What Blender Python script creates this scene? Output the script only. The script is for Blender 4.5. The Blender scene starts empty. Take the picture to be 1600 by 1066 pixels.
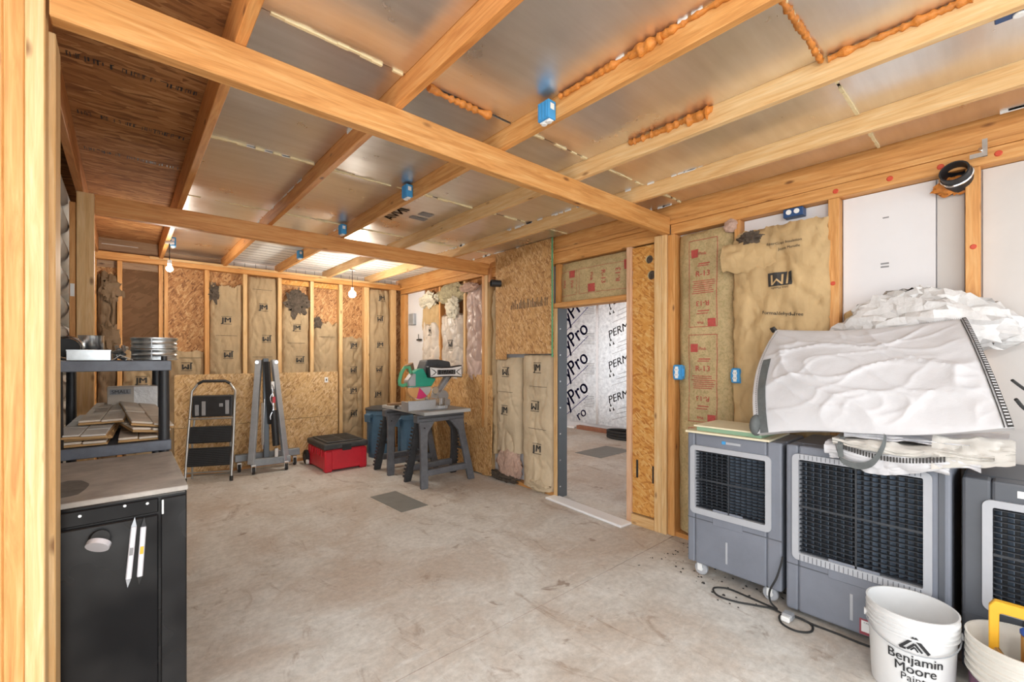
import bpy, bmesh, math, random
from mathutils import Vector, Matrix, noise
R = random.Random(7)
SC = bpy.context.scene
COL = SC.collection
PI = math.pi

# ------------------------------------------------------------------ camera, world, lights, exposure
cam_d = bpy.data.cameras.new('camera'); cam = bpy.data.objects.new('camera', cam_d); COL.objects.link(cam)
cam.location = (0, 0, 1.5)
cam.rotation_euler = (PI/2, 0, -math.atan(605/690))
cam_d.sensor_width = 36; cam_d.lens = 690/1600*36; cam_d.shift_y = 25/1600
cam_d.clip_start = 0.02
SC.camera = cam
SC.view_settings.view_transform = 'Standard'; SC.view_settings.look = 'None'
SC.view_settings.gamma = 1.0; SC.view_settings.use_curve_mapping = False
SC.view_settings.exposure = 0.8
w = bpy.data.worlds.new('overcast_sky'); SC.world = w; w.use_nodes = True
bgn = w.node_tree.nodes['Background']; bgn.inputs[0].default_value = (0.93, 0.97, 1.0, 1); bgn.inputs[1].default_value = 2.05

def portal(name, loc, rot, sx, sy):
    l = bpy.data.lights.new(name, 'AREA'); l.shape = 'RECTANGLE'; l.size = sx; l.size_y = sy
    l.cycles.is_portal = True
    o = bpy.data.objects.new(name, l); COL.objects.link(o); o.location = loc; o.rotation_euler = rot
portal('daylight_opening_south', (3.4, -1.72, 1.45), (PI/2, 0, PI), 8.2, 2.9)   # faces +Y
portal('daylight_opening_side', (-0.52, 0.15, 1.45), (PI/2, 0, PI/2), 3.6, 2.9)  # faces +X

# ------------------------------------------------------------------ materials
M = {}
def newmat(name):
    m = bpy.data.materials.new(name); m.use_nodes = True
    nt = m.node_tree; b = nt.nodes['Principled BSDF']; M[name] = m
    return nt, b
def nd(nt, t, **kw):
    n = nt.nodes.new(t)
    for k, v in kw.items():
        if k in n.inputs: n.inputs[k].default_value = v
        else: setattr(n, k, v)
    return n
def ramp(nt, src, stops):
    r = nt.nodes.new('ShaderNodeValToRGB'); e = r.color_ramp.elements
    while len(e) < len(stops): e.new(0.5)
    for i, (p, c) in enumerate(stops):
        e[i].position = p; e[i].color = (c[0], c[1], c[2], 1) if not isinstance(c, (int, float)) else (c, c, c, 1)
    nt.links.new(src, r.inputs[0]); return r.outputs[0]
def mixc(nt, fac, a, b, mode='MIX'):
    n = nt.nodes.new('ShaderNodeMix'); n.data_type = 'RGBA'; n.blend_type = mode
    for s, v in ((n.inputs[0], fac), (n.inputs[6], a), (n.inputs[7], b)):
        if hasattr(v, 'is_output'): nt.links.new(v, s)
        elif isinstance(v, (int, float)): s.default_value = v
        else: s.default_value = (v[0], v[1], v[2], 1)
    return n.outputs[2]
def bump(nt, b, h, strength, dist=0.01):
    n = nd(nt, 'ShaderNodeBump', Strength=strength, Distance=dist)
    nt.links.new(h, n.inputs['Height']); nt.links.new(n.outputs[0], b.inputs['Normal'])
def coords(nt, kind, scale=(1, 1, 1), rot=0.0, rnd=True):
    tc = nt.nodes.new('ShaderNodeTexCoord'); mp = nd(nt, 'ShaderNodeMapping'); mp.inputs['Scale'].default_value = scale
    mp.inputs['Rotation'].default_value = (0, 0, rot)
    src = tc.outputs[kind]
    if rnd:
        oi = nt.nodes.new('ShaderNodeObjectInfo'); ma = nd(nt, 'ShaderNodeMath', operation='MULTIPLY'); ma.inputs[1].default_value = 37.0
        nt.links.new(oi.outputs['Random'], ma.inputs[0])
        va = nd(nt, 'ShaderNodeVectorMath', operation='ADD'); nt.links.new(src, va.inputs[0]); nt.links.new(ma.outputs[0], va.inputs[1])
        src = va.outputs[0]
    nt.links.new(src, mp.inputs[0]); return mp.outputs[0]
def noisen(nt, vec, scale, detail=4, rough=.55, dist=0.0):
    n = nd(nt, 'ShaderNodeTexNoise', Scale=scale, Detail=detail, Roughness=rough, Distortion=dist)
    nt.links.new(vec, n.inputs['Vector']); return n.outputs['Fac']

def wood(name, c1, c2, c3, rough=.55, knots=True):
    nt, b = newmat(name)
    v = coords(nt, 'UV', (1.1, 14, 1))
    f = noisen(nt, v, 2.2, 6, .6, 1.2)
    col = ramp(nt, f, [(.3, c2), (.5, c1), (.7, c3)])
    fine = noisen(nt, coords(nt, 'UV', (6, 160, 1)), 1.5, 3, .5)
    col = mixc(nt, .22, col, ramp(nt, fine, [(.3, .35), (.7, 1.0)]), 'MULTIPLY')
    oi = nt.nodes.new('ShaderNodeObjectInfo')
    col = mixc(nt, .35, col, ramp(nt, oi.outputs['Random'], [(0, (.78, .70, .62)), (.5, (1, 1, 1)), (1, (1.0, .88, .74))]), 'MULTIPLY')
    if knots:
        vo = nd(nt, 'ShaderNodeTexVoronoi', Scale=1.0); nt.links.new(coords(nt, 'UV', (4.2, 10.5, 1)), vo.inputs['Vector'])
        k = ramp(nt, vo.outputs['Distance'], [(.06, .9), (.16, 0.0)])
        sc_ = nt.nodes.new('ShaderNodeSeparateColor'); nt.links.new(vo.outputs['Color'], sc_.inputs[0])
        gate = ramp(nt, sc_.outputs[0], [(.5, 0.0), (.55, 1.0)]); k = mixc(nt, 1.0, k, gate, 'MULTIPLY')
        col = mixc(nt, k, col, (c2[0]*.33, c2[1]*.26, c2[2]*.22))
    nt.links.new(col, b.inputs['Base Color']); b.inputs['Roughness'].default_value = rough
    bump(nt, b, fine, .12, .003)
wood('fir', (.67, .325, .098), (.52, .22, .055), (.76, .43, .165))
wood('pine', (.76, .49, .225), (.66, .37, .14), (.82, .60, .33))
wood('post_fir', (.72, .47, .215), (.62, .36, .13), (.79, .57, .31))
wood('fir_red', (.55, .24, .08), (.42, .16, .05), (.62, .30, .12))
wood('old_board', (.33, .20, .11), (.22, .12, .06), (.40, .27, .16))
wood('fir_orange', (.70, .31, .09), (.54, .205, .05), (.78, .41, .15))
wood('pink_stud', (.74, .45, .28), (.62, .34, .18), (.82, .58, .40))

def osb(name, cols, rough=.7, sc=1.0, angs=None):
    nt, b = newmat(name); cur = None
    for i, (ang, s1, s2) in enumerate(angs or ((.25, 13, 50), (-.9, 14, 58), (1.25, 12, 52), (2.2, 20, 90))):
        base = coords(nt, 'UV', (1, 1, 1), 0)
        ds = nd(nt, 'ShaderNodeTexNoise', Scale=7.0*sc, Detail=2.0); nt.links.new(base, ds.inputs['Vector'])
        mx = nd(nt, 'ShaderNodeVectorMath', operation='MULTIPLY_ADD'); mx.inputs[1].default_value = (.05, .05, 0)
        nt.links.new(ds.outputs['Color'], mx.inputs[0]); nt.links.new(base, mx.inputs[2])
        rt = nd(nt, 'ShaderNodeMapping'); rt.inputs['Rotation'].default_value = (0, 0, ang); nt.links.new(mx.outputs[0], rt.inputs[0])
        sl = nd(nt, 'ShaderNodeMapping'); sl.inputs['Scale'].default_value = (s1*sc, s2*sc, 1); sl.inputs['Location'].default_value = (i*5.3, i*2.7, 0)
        nt.links.new(rt.outputs[0], sl.inputs[0])
        vo = nd(nt, 'ShaderNodeTexVoronoi', Scale=1.0); nt.links.new(sl.outputs[0], vo.inputs['Vector'])
        sep = nt.nodes.new('ShaderNodeSeparateColor'); nt.links.new(vo.outputs['Color'], sep.inputs[0])
        c = ramp(nt, sep.outputs[0], [(.05, cols[0]), (.35, cols[1]), (.7, cols[2]), (.95, cols[3])])
        if cur is None: cur = c
        else: cur = mixc(nt, ramp(nt, sep.outputs[1], [(.52, 0.0), (.6, 1.0)]), cur, c)
    big = noisen(nt, coords(nt, 'UV'), 1.3, 4)
    cur = mixc(nt, .3, cur, ramp(nt, big, [(.3, (.72, .66, .6)), (.7, (1.1, 1.05, 1.0))]), 'MULTIPLY')
    nt.links.new(cur, b.inputs['Base Color']); b.inputs['Roughness'].default_value = rough
osb('osb', [(.34, .165, .055), (.55, .305, .11), (.60, .35, .14), (.70, .47, .24)])
osb('osb_pale', [(.38, .21, .08), (.62, .39, .17), (.67, .44, .21), (.76, .56, .33)])
osb('osb_orange', [(.45, .17, .03), (.62, .29, .06), (.66, .33, .08), (.70, .42, .15)])
osb('osb_aged', [(.22, .090, .030), (.36, .155, .05), (.41, .185, .062), (.52, .27, .105)], rough=.95, sc=.8, angs=((.06, 9, 40), (-.18, 10, 44), (.3, 9, 42), (-.08, 13, 60)))
osb('plywood_brown', [(.13, .068, .03), (.15, .078, .036), (.165, .088, .042), (.18, .098, .048)], sc=.35, rough=.9)
osb('osb_brown', [(.22, .09, .03), (.42, .20, .07), (.49, .25, .095), (.60, .37, .17)])

def plain(name, c, rough=.5, metal=0.0, var=0.0, vs=6.0, bs=0.0, bsc=40.0, spec=None, coat=0.0):
    nt, b = newmat(name)
    b.inputs['Base Color'].default_value = (*c, 1); b.inputs['Roughness'].default_value = rough; b.inputs['Metallic'].default_value = metal
    if spec is not None: b.inputs['Specular IOR Level'].default_value = spec
    if coat: b.inputs['Coat Weight'].default_value = coat
    if var:
        f = noisen(nt, coords(nt, 'Object'), vs, 6, .65)
        nt.links.new(ramp(nt, f, [(.3, tuple(max(0, x*(1-var)) for x in c)), (.7, tuple(min(1, x*(1+var*.6)) for x in c))]), b.inputs['Base Color'])
    if bs:
        bump(nt, b, noisen(nt, coords(nt, 'Object'), bsc, 4, .6), bs, .01)
    return b
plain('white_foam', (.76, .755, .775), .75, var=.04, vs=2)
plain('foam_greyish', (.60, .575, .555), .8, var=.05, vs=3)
plain('white_metal', (.82, .82, .80), .45, var=.05, vs=3)
plain('log_paint', (.42, .41, .38), .7, var=.12, vs=5, bs=.2)
plain('black_plastic', (.022, .023, .026), .45, var=.3, vs=12)
plain('dark_plastic', (.055, .06, .068), .5, var=.25, vs=10)
plain('shelf_plastic', (.12, .135, .17), .42, var=.3, vs=9)
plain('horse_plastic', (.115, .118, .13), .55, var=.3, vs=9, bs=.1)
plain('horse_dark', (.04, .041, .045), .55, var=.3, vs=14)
plain('grey_board', (.42, .42, .41), .6, var=.12, vs=5)
nt, b = newmat('cabinet_black'); b.inputs['Base Color'].default_value = (.010, .010, .011, 1)
f1 = noisen(nt, coords(nt, 'Object'), 2.6, 3, .5)
nt.links.new(ramp(nt, f1, [(.35, .07), (.65, .38)]), b.inputs['Roughness']); nt.links.new(ramp(nt, f1, [(.35, .12), (.7, .55)]), b.inputs['Specular IOR Level'])
bump(nt, b, noisen(nt, coords(nt, 'Object'), 3.0, 2), .05, .02)
plain('blue_box', (.05, .30, .62), .4)
plain('blue_dark', (.02, .07, .20), .4)
plain('white_plastic', (.83, .83, .82), .4)
plain('bucket_white', (.68, .68, .68), .42, var=.06, vs=5)
plain('bucket_cream', (.66, .63, .575), .45, var=.08, vs=5)
plain('label_purple', (.135, .05, .10), .45, var=.25, vs=9)
plain('ink_black', (.018, .018, .02), .6)
plain('ink_dark', (.035, .032, .03), .7)
plain('ink_grey', (.25, .25, .26), .6)
plain('ink_red', (.47, .075, .06), .7, var=.2, vs=60)
plain('ink_blue', (.03, .03, .20), .5)
plain('red_plastic', (.62, .018, .035), .38, var=.12, vs=5)
plain('dusty_black', (.05, .05, .05), .6, var=.5, vs=9)
plain('bin_blue', (.085, .17, .26), .5, var=.15, vs=5)
plain('bin_lid', (.06, .065, .07), .55, var=.3, vs=8)
plain('steel_grey', (.42, .44, .47), .42, .35, var=.15, vs=8)
plain('steel_paint', (.27, .29, .31), .45, .3, var=.2, vs=9)
plain('chrome', (.75, .76, .78), .18, 1.0)
plain('galvanised', (.62, .66, .68), .32, 1.0, var=.18, vs=14)
plain('aluminium', (.78, .79, .80), .25, 1.0, var=.08, vs=9)
plain('rubber', (.02, .02, .02), .7)
plain('ladder_metal', (.40, .39, .37), .4, .7)
plain('green_saw', (.02, .36, .24), .4, var=.12)
plain('green_handle', (.10, .40, .20), .45)
plain('saw_grey', (.42, .43, .45), .4, .5, var=.12)
plain('guard_orange', (.72, .36, .13), .3)
plain('guard_pink', (.72, .03, .17), .35)
plain('guard_clear', (.55, .53, .52), .15, 0.2)
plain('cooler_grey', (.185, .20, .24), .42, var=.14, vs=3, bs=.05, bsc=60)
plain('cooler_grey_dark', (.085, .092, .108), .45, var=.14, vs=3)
plain('cooler_frame', (.40, .41, .44), .5, var=.06)
plain('cooler_black', (.020, .022, .027), .5, var=.5, vs=20)
plain('slat_black', (.030, .034, .042), .45, var=.4, vs=25)
plain('fin_blue', (.13, .165, .215), .5, var=.3, vs=10)
plain('bag_white', (.60, .595, .615), .55, var=.05, vs=5, bs=.35, bsc=14)
plain('bag_cream', (.56, .535, .495), .6, var=.07, vs=5, bs=.35, bsc=14)
plain('strap_grey', (.11, .12, .12), .7, var=.2, vs=30)
plain('foam_orange', (.62, .22, .035), .5, var=.35, vs=30, bs=.5, bsc=60)
plain('foam_pale', (.78, .66, .40), .7, var=.15, vs=20)
plain('foam_green', (.28, .44, .30), .7)
plain('foam_board_top', (.74, .67, .48), .7, var=.08)
plain('fibreglass', (.42, .36, .22), .95, var=.45, vs=26, bs=1.0, bsc=45)
plain('fibreglass_grey', (.10, .075, .055), .95, var=.6, vs=26, bs=1.0, bsc=45)
plain('fibreglass_pink', (.55, .37, .29), .95, var=.3, vs=22, bs=1.0, bsc=45)
plain('fibreglass_white', (.72, .66, .52), .95, var=.25, vs=25, bs=1.0, bsc=40)
plain('cap_red', (.58, .07, .03), .5)
plain('siding_stone', (.72, .63, .53), .8, var=.16, vs=9, bs=.3, bsc=50)
plain('siding_white', (.72, .70, .67), .75, var=.08)
plain('siding_tan', (.50, .30, .13), .8, var=.15)
plain('cardboard', (.42, .36, .30), .6, var=.1)
plain('pencil_silver', (.72, .71, .76), .3, .3)
plain('yellow_tool', (.80, .43, .03), .45, var=.1)
plain('yellow_wood', (.83, .55, .17), .5, var=.1)
plain('blue_cap', (.02, .08, .36), .4)
plain('brass', (.60, .38, .16), .35, .9)
plain('red_label', (.33, .06, .08), .5)
plain('patch_grey', (.22, .225, .215), .55, .2, var=.12, vs=8)
plain('threshold_white', (.85, .85, .86), .4)
plain('steel_dark', (.10, .11, .12), .4, .6)
plain('dusty_top', (.42, .385, .35), .75, var=.3, vs=7)
plain('smudge', (.17, .16, .15), .7, var=.4, vs=16)
plain('redwood', (.32, .13, .07), .7, var=.2)

# kraft paper
def kraft(name, c, green=0.0, rough=.75, bs=.5):
    nt, b = newmat(name)
    f = noisen(nt, coords(nt, 'Object'), 3.0, 6, .6)
    col = ramp(nt, f, [(.3, tuple(x*.82 for x in c)), (.7, tuple(min(1, x*1.1) for x in c))])
    if green:
        g = noisen(nt, coords(nt, 'Object', (1, 1, 1)), 38, 3, .7, 1.5)
        col = mixc(nt, ramp(nt, g, [(.45, 0.0), (.62, green)]), col, (.26, .22, .08))
    nt.links.new(col, b.inputs['Base Color']); b.inputs['Roughness'].default_value = rough
    cr = nd(nt, 'ShaderNodeTexVoronoi', Scale=16.0, feature='DISTANCE_TO_EDGE')
    nt.links.new(coords(nt, 'Object', (1, 1, .6)), cr.inputs['Vector'])
    bump(nt, b, cr.outputs['Distance'], bs, .012)
kraft('kraft', (.42, .30, .168), bs=.7)
kraft('kraft_pale', (.58, .46, .31))
kraft('kraft_tan', (.54, .37, .18), bs=.6)
kraft('kraft_oc', (.50, .37, .19), green=.55, bs=.25)
kraft('kraft_dark', (.19, .12, .065))
kraft('plastic_face', (.62, .54, .46), bs=.8, rough=.35)
kraft('plastic_pink', (.55, .40, .34), bs=.9, rough=.3)

# reflective foil
nt, b = newmat('foil')
f1 = noisen(nt, coords(nt, 'UV', (1, 9, 1)), 2.0, 5, .6)
f2 = noisen(nt, coords(nt, 'UV', (1, 1, 1)), 2.6, 5, .6)
nt.links.new(mixc(nt, .5, ramp(nt, f1, [(.3, (.70, .67, .64)), (.7, (.86, .85, .84))]), ramp(nt, f2, [(.3, (.72, .70, .68)), (.7, (.88, .87, .86))])), b.inputs['Base Color'])
b.inputs['Metallic'].default_value = .95
nt.links.new(ramp(nt, f2, [(.3, .26), (.7, .40)]), b.inputs['Roughness'])
bump(nt, b, f1, .10, .01)
nt, b = newmat('foil_wall')
f1 = noisen(nt, coords(nt, 'UV', (1, 1, 1)), 14.0, 4, .7)
nt.links.new(ramp(nt, f1, [(.3, (.50, .52, .55)), (.7, (.80, .82, .84))]), b.inputs['Base Color'])
b.inputs['Metallic'].default_value = .8; b.inputs['Roughness'].default_value = .38
bump(nt, b, f1, .25, .01)
# clear crumpled plastic sheeting
nt, b = newmat('poly_sheet')
f1 = noisen(nt, coords(nt, 'Object'), 6, 5, .6)
nt.links.new(ramp(nt, f1, [(.3, (.52, .505, .49)), (.7, (.70, .69, .69))]), b.inputs['Base Color'])
b.inputs['Roughness'].default_value = .25; bump(nt, b, noisen(nt, coords(nt, 'Object'), 18, 4, .6), .5, .02)
# concrete
nt, b = newmat('concrete')
cv = coords(nt, 'Object', rnd=False)
n1 = noisen(nt, cv, 1.1, 8, .65, .6); n2 = noisen(nt, cv, 4.2, 8, .7, .8)
vs = coords(nt, 'Object', (2.2, .9, 1), .5, rnd=False); n3 = noisen(nt, vs, 2.0, 9, .72, 1.5); n4 = noisen(nt, cv, 26, 5, .7)
c = ramp(nt, n2, [(.26, (.52, .495, .455)), (.5, (.66, .64, .60)), (.74, (.77, .755, .72))])
c = mixc(nt, ramp(nt, n1, [(.42, 0.0), (.64, .8)]), c, (.50, .405, .325))
c = mixc(nt, ramp(nt, n3, [(.56, 0.0), (.68, .6)]), c, (.27, .175, .115))
c = mixc(nt, ramp(nt, noisen(nt, cv, 3.3, 4, .55, .6), [(.675, 0.0), (.715, .65)]), c, (.21, .13, .085))
vw = coords(nt, 'Object', (.55, 2.6, 1), -.7, rnd=False)
c = mixc(nt, ramp(nt, noisen(nt, vw, 5, 8, .75, 1.0), [(.55, 0.0), (.66, .5)]), c, (.74, .725, .69))
c = mixc(nt, .45, c, ramp(nt, n4, [(.3, .5), (.62, 1.0)]), 'MULTIPLY')
c = mixc(nt, ramp(nt, noisen(nt, cv, 60, 3, .6), [(.66, 0.0), (.72, .45)]), c, (.25, .2, .16))
nt.links.new(c, b.inputs['Base Color'])
nt.links.new(ramp(nt, n2, [(.3, .52), (.7, .75)]), b.inputs['Roughness'])
bump(nt, b, n3, .08, .01)
# glowing bulb
nt, b = newmat('bulb_glow'); b.inputs['Base Color'].default_value = (1, 1, 1, 1)
b.inputs['Emission Color'].default_value = (1, .94, .84, 1); b.inputs['Emission Strength'].default_value = 90

# ------------------------------------------------------------------ mesh helpers
class B:
    def __init__(s): s.v = []; s.f = []
    def add(s, vs, fs):
        o = len(s.v); s.v += [tuple(p) for p in vs]; s.f += [tuple(i+o for i in q) for q in fs]; return s
    def box(s, x0, x1, y0, y1, z0, z1, m=None):
        vs = [Vector((x, y, z)) for x in (x0, x1) for y in (y0, y1) for z in (z0, z1)]
        if m is not None: vs = [m @ p for p in vs]
        return s.add(vs, [(0, 1, 3, 2), (4, 6, 7, 5), (0, 4, 5, 1), (2, 3, 7, 6), (0, 2, 6, 4), (1, 5, 7, 3)])
    def prism(s, poly, axis, a0, a1):          # poly in the two other axes (order x,y,z without axis)
        def P(p, a):
            return {'x': (a, p[0], p[1]), 'y': (p[0], a, p[1]), 'z': (p[0], p[1], a)}[axis]
        n = len(poly)
        return s.add([P(p, a0) for p in poly]+[P(p, a1) for p in poly],
                     [tuple(range(n-1, -1, -1)), tuple(range(n, 2*n))]+[(i, (i+1) % n, n+(i+1) % n, n+i) for i in range(n)])
    def cyl(s, p0, p1, r0, r1=None, n=14, caps=True):
        r1 = r0 if r1 is None else r1
        p0 = Vector(p0); p1 = Vector(p1); d = (p1-p0).normalized()
        a = d.orthogonal().normalized(); c = d.cross(a)
        ring = lambda p, r: [p+(a*math.cos(t)+c*math.sin(t))*r for t in [2*PI*i/n for i in range(n)]]
        return s.add(ring(p0, r0)+ring(p1, r1), [(i, (i+1) % n, n+(i+1) % n, n+i) for i in range(n)]+([tuple(range(n-1, -1, -1)), tuple(range(n, 2*n))] if caps else []))
    def tube(s, pts, r, n=8, rf=None, closed=False):
        pts = [Vector(p) for p in pts]; L = len(pts); vs = []; up = None
        for i, p in enumerate(pts):
            d = (pts[(i+1) % L]-pts[i-1]) if closed else (pts[min(i+1, L-1)]-pts[max(i-1, 0)])
            d.normalize()
            if up is None: up = d.orthogonal().normalized()
            up = (up-d*up.dot(d)).normalized(); c = d.cross(up)
            rr = r if rf is None else rf(i)
            vs += [p+(up*math.cos(t)+c*math.sin(t))*rr for t in [2*PI*k/n for k in range(n)]]
        fs = []
        for i in range(L if closed else L-1):
            j = (i+1) % L
            fs += [(i*n+k, i*n+(k+1) % n, j*n+(k+1) % n, j*n+k) for k in range(n)]
        if not closed: fs += [tuple(range(n-1, -1, -1)), tuple((L-1)*n+k for k in range(n))]
        return s.add(vs, fs)
    def lathe(s, prof, c=(0, 0, 0), n=28, m=None):   # profile (r,z) along z
        vs = []
        for r, z in prof:
            for k in range(n):
                t = 2*PI*k/n; p = Vector((r*math.cos(t), r*math.sin(t), z))
                vs.append((m @ p if m is not None else p)+Vector(c))
        fs = []
        for i in range(len(prof)-1):
            fs += [(i*n+k, i*n+(k+1) % n, (i+1)*n+(k+1) % n, (i+1)*n+k) for k in range(n)]
        if prof[0][0] > 1e-5: fs.append(tuple(range(n-1, -1, -1)))
        if prof[-1][0] > 1e-5: fs.append(tuple((len(prof)-1)*n+k for k in range(n)))
        return s.add(vs, fs)
    def lathe_open(s, prof, c=(0, 0, 0), n=28):
        k0 = len(s.f); s.lathe(prof, c, n)
        s.f = [q for i, q in enumerate(s.f) if i < k0 or len(q) == 4]; return s
    def grid(s, fn, nu, nv, wrapu=False):
        vs = [fn(i/nu, j/nv) for j in range(nv+1) for i in range(nu+1)]
        W = nu+1
        return s.add(vs, [(j*W+i, j*W+i+1, (j+1)*W+i+1, (j+1)*W+i) for j in range(nv) for i in range(nu)])
    def build(s, name, mat, parent=None, loc=(0, 0, 0), rot=(0, 0, 0), grain='z', smooth=False, bevel=0.0, seg=1, recalc=True, doubles=False):
        me = bpy.data.meshes.new(name)
        bm = bmesh.new()
        vs = [bm.verts.new(p) for p in s.v]
        for q in s.f:
            try: bm.faces.new([vs[i] for i in q])
            except ValueError: pass
        if doubles: bmesh.ops.remove_doubles(bm, verts=bm.verts[:], dist=1e-5)
        if recalc: bmesh.ops.recalc_face_normals(bm, faces=bm.faces[:])
        if bevel:
            es = [e for e in bm.edges if len(e.link_faces) == 2 and e.calc_face_angle(0) > .6]
            bmesh.ops.bevel(bm, geom=es, offset=bevel, segments=seg, affect='EDGES', profile=.5, clamp_overlap=True)
        bm.to_mesh(me); bm.free()
        uvm(me, grain)
        if smooth:
            for p in me.polygons: p.use_smooth = True
            me.set_sharp_from_angle(angle=smooth if isinstance(smooth, float) else .7)
        me.materials.append(M[mat])
        o = bpy.data.objects.new(name, me); COL.objects.link(o)
        o.location = loc; o.rotation_euler = rot
        if parent is not None: o.parent = parent
        return o
def uvm(me, grain):
    uv = me.uv_layers.new(name='UVMap'); g = 'xyz'.index(grain); V = me.vertices
    data = []
    for p in me.polygons:
        n = p.normal; ax = max(range(3), key=lambda i: abs(n[i]))
        oth = [i for i in range(3) if i != ax]
        if g in oth: u, v = g, [i for i in oth if i != g][0]
        else: u, v = oth
        for li in p.vertices:
            c = V[li].co; data += [c[u], c[v]]
    uv.data.foreach_set('uv', data)
def bx(name, mat, parent, x0, x1, y0, y1, z0, z1, grain='z', bevel=0.0, **k):
    return B().box(x0, x1, y0, y1, z0, z1).build(name, mat, parent, grain=grain, bevel=bevel, **k)
def tag(o, label=None, cat=None, group=None, kind=None):
    if label: o['label'] = label
    if cat: o['category'] = cat
    if group: o['group'] = group
    if kind: o['kind'] = kind
    return o
def thing(name, label, cat, loc=(0, 0, 0), rz=0.0, group=None, rot=None):
    o = bpy.data.objects.new(name, None); COL.objects.link(o); o.empty_display_size = .05
    o.location = loc; o.rotation_euler = rot if rot else (0, 0, rz)
    return tag(o, label, cat, group)
def dupe(o, dloc, parent=None):
    c = o.copy(); COL.objects.link(c); c.location = Vector(o.location)+Vector(dloc)
    if parent is not None: c.parent = parent
    return c
def nz(x, y, z=0.0): return noise.noise(Vector((x, y, z)))
_T = {}
def text2d(s, bold=0.0, shear=0.0):
    key = (s, bold, shear)
    if key not in _T:
        cu = bpy.data.curves.new('t', 'FONT'); cu.body = s; cu.align_x = 'CENTER'; cu.align_y = 'CENTER'; cu.size = 1; cu.resolution_u = 3
        cu.offset = bold; cu.shear = shear
        o = bpy.data.objects.new('t', cu); COL.objects.link(o)
        dg = bpy.context.evaluated_depsgraph_get(); me = bpy.data.meshes.new_from_object(o.evaluated_get(dg))
        _T[key] = ([(v.co.x, v.co.y) for v in me.vertices], [tuple(p.vertices) for p in me.polygons])
        bpy.data.objects.remove(o); bpy.data.curves.remove(cu); bpy.data.meshes.remove(me)
    return _T[key]
def lettering(s, size, fn, mat, parent, name='lettering', bold=0.0, shear=0.0, sx=1.0):
    vs, fs = text2d(s, 0.0, shear); b = B()
    for dx in ((-bold*1.6, 0.0, bold*1.6) if bold else (0.0,)):
        b.add([fn((x*sx+dx)*size, y*size) for x, y in vs], fs)
    return b.build(name, mat, parent, recalc=False)
def flat(parent, name, mat, fn, rects, nseg=4):
    out = None; multi = len(rects) <= 4
    b = B()
    for x0, x1, y0, y1 in rects:
        b.grid(lambda s, t: fn(x0+(x1-x0)*s, y0+(y1-y0)*t), nseg, nseg)
        if multi: out = b.build(name, mat, parent, recalc=False); b = B()
    if not multi: out = b.build(name, mat, parent, recalc=False); out['kind'] = 'stuff'
    return out

# ================================================================== THE SETTING
W = 3.47      # stud face of right wall
D = 6.80      # stud face of back wall
floor = tag(bx('floor', 'concrete', None, -7, 7.4, -8, 1.886, -.12, 0), 'pale stained concrete floor slab with brown marks', kind='structure')
bx('slab', 'concrete', floor, -7, 7.4, 1.892, 8.2, -.12, 0)
bx('joint_filler', 'redwood', floor, -7, 7.4, 1.886, 1.892, -.12, -.004)

ceiling = tag(bx('ceiling', 'osb_aged', None, -.52, 7.4, -1.72, 8.2, 2.872, 2.90, grain='x'), 'aged strand board roof deck over wooden rafters', kind='structure')
RX = [.329, .976, 1.622, 2.276, 2.934]
for x in [-.245]+RX:
    mt = 'fir_red' if x < 0 else ('fir_orange' if x < 1 else ('fir' if x < 2 else 'pine'))
    bx('rafter', mt, ceiling, x-.019, x+.019, -1.7, 6.94, 2.68, 2.872, grain='y', bevel=.003)
YB = [-1.7, -.72, .55, 1.83, 3.08, 4.31, 5.56]
bays = [(RX[0], RX[1]), (RX[1], RX[2]), (RX[2], RX[3]), (RX[3], RX[4]), (RX[4], 3.489)]
for bi, (xa, xb) in enumerate(bays):
    for k in range(6):
        dz = R.uniform(-.004, .004)
        bx('foil_panel', 'foil', ceiling, xa+.0215, xb-.0215, YB[k]+.005, YB[k+1]-.005, 2.785+dz, 2.80+dz, grain='x')
        if k and not (bi == 1 and k == 3):
            b = B(); n = 12; x0 = xa+.03; x1 = xb-.03
            for i in range(n):
                if R.random() < .12: continue
                xx0 = x0+(x1-x0)*i/n; xx1 = x0+(x1-x0)*(i+1)/n
                b.box(xx0, xx1, YB[k]-.004-R.uniform(0, .005), YB[k]+.004+R.uniform(0, .005), 2.777+R.uniform(-.003, .003), 2.79)
            b.build('foam_edge', 'foam_pale', ceiling)
    # white ribbed roofing over the last bay
    p = bx('white_roof_panel', 'white_metal' if bi else 'foil', ceiling, xa+.0215, xb-.0215, 5.565, 6.93, 2.79, 2.80, grain='x')
    if bi:
        b = B(); n = 9
        for i in range(1, n):
            y = 5.565+1.36*i/n; b.box(xa+.03, xb-.03, y-.004, y+.004, 2.787, 2.792)
        b.build('panel_joint', 'ink_grey', ceiling)
        bx('white_soffit_tile', 'white_metal', ceiling, xa+.0215, xb-.0215, 6.945, 6.955, 2.695, 2.79)
        b = B()
        for i in range(1, 5):
            x = xa+(xb-xa)*i/5; b.box(x-.003, x+.003, 6.943, 6.946, 2.70, 2.785)
        b.build('tile_joint', 'ink_grey', ceiling)
    else:
        bx('blocking', 'old_board', ceiling, xa+.02, xb-.02, 6.92, 6.95, 2.69, 2.79, grain='x')
bx('blocking', 'old_board', ceiling, -.225, RX[0]-.02, 6.90, 6.94, 2.69, 2.872, grain='x')
bx('painted_light_gap', 'white_metal', ceiling, -.20, .12, 6.893, 6.899, 2.80, 2.805)  # solid white strip standing in for daylight through a gap
# beams
bx('beam', 'fir', ceiling, -.172, 3.465, 1.925, 1.985, 2.535, 2.679, grain='x', bevel=.004)
bx('beam', 'fir_orange', ceiling, -.162, 3.465, 4.385, 4.445, 2.535, 2.679, grain='x', bevel=.004)
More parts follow.
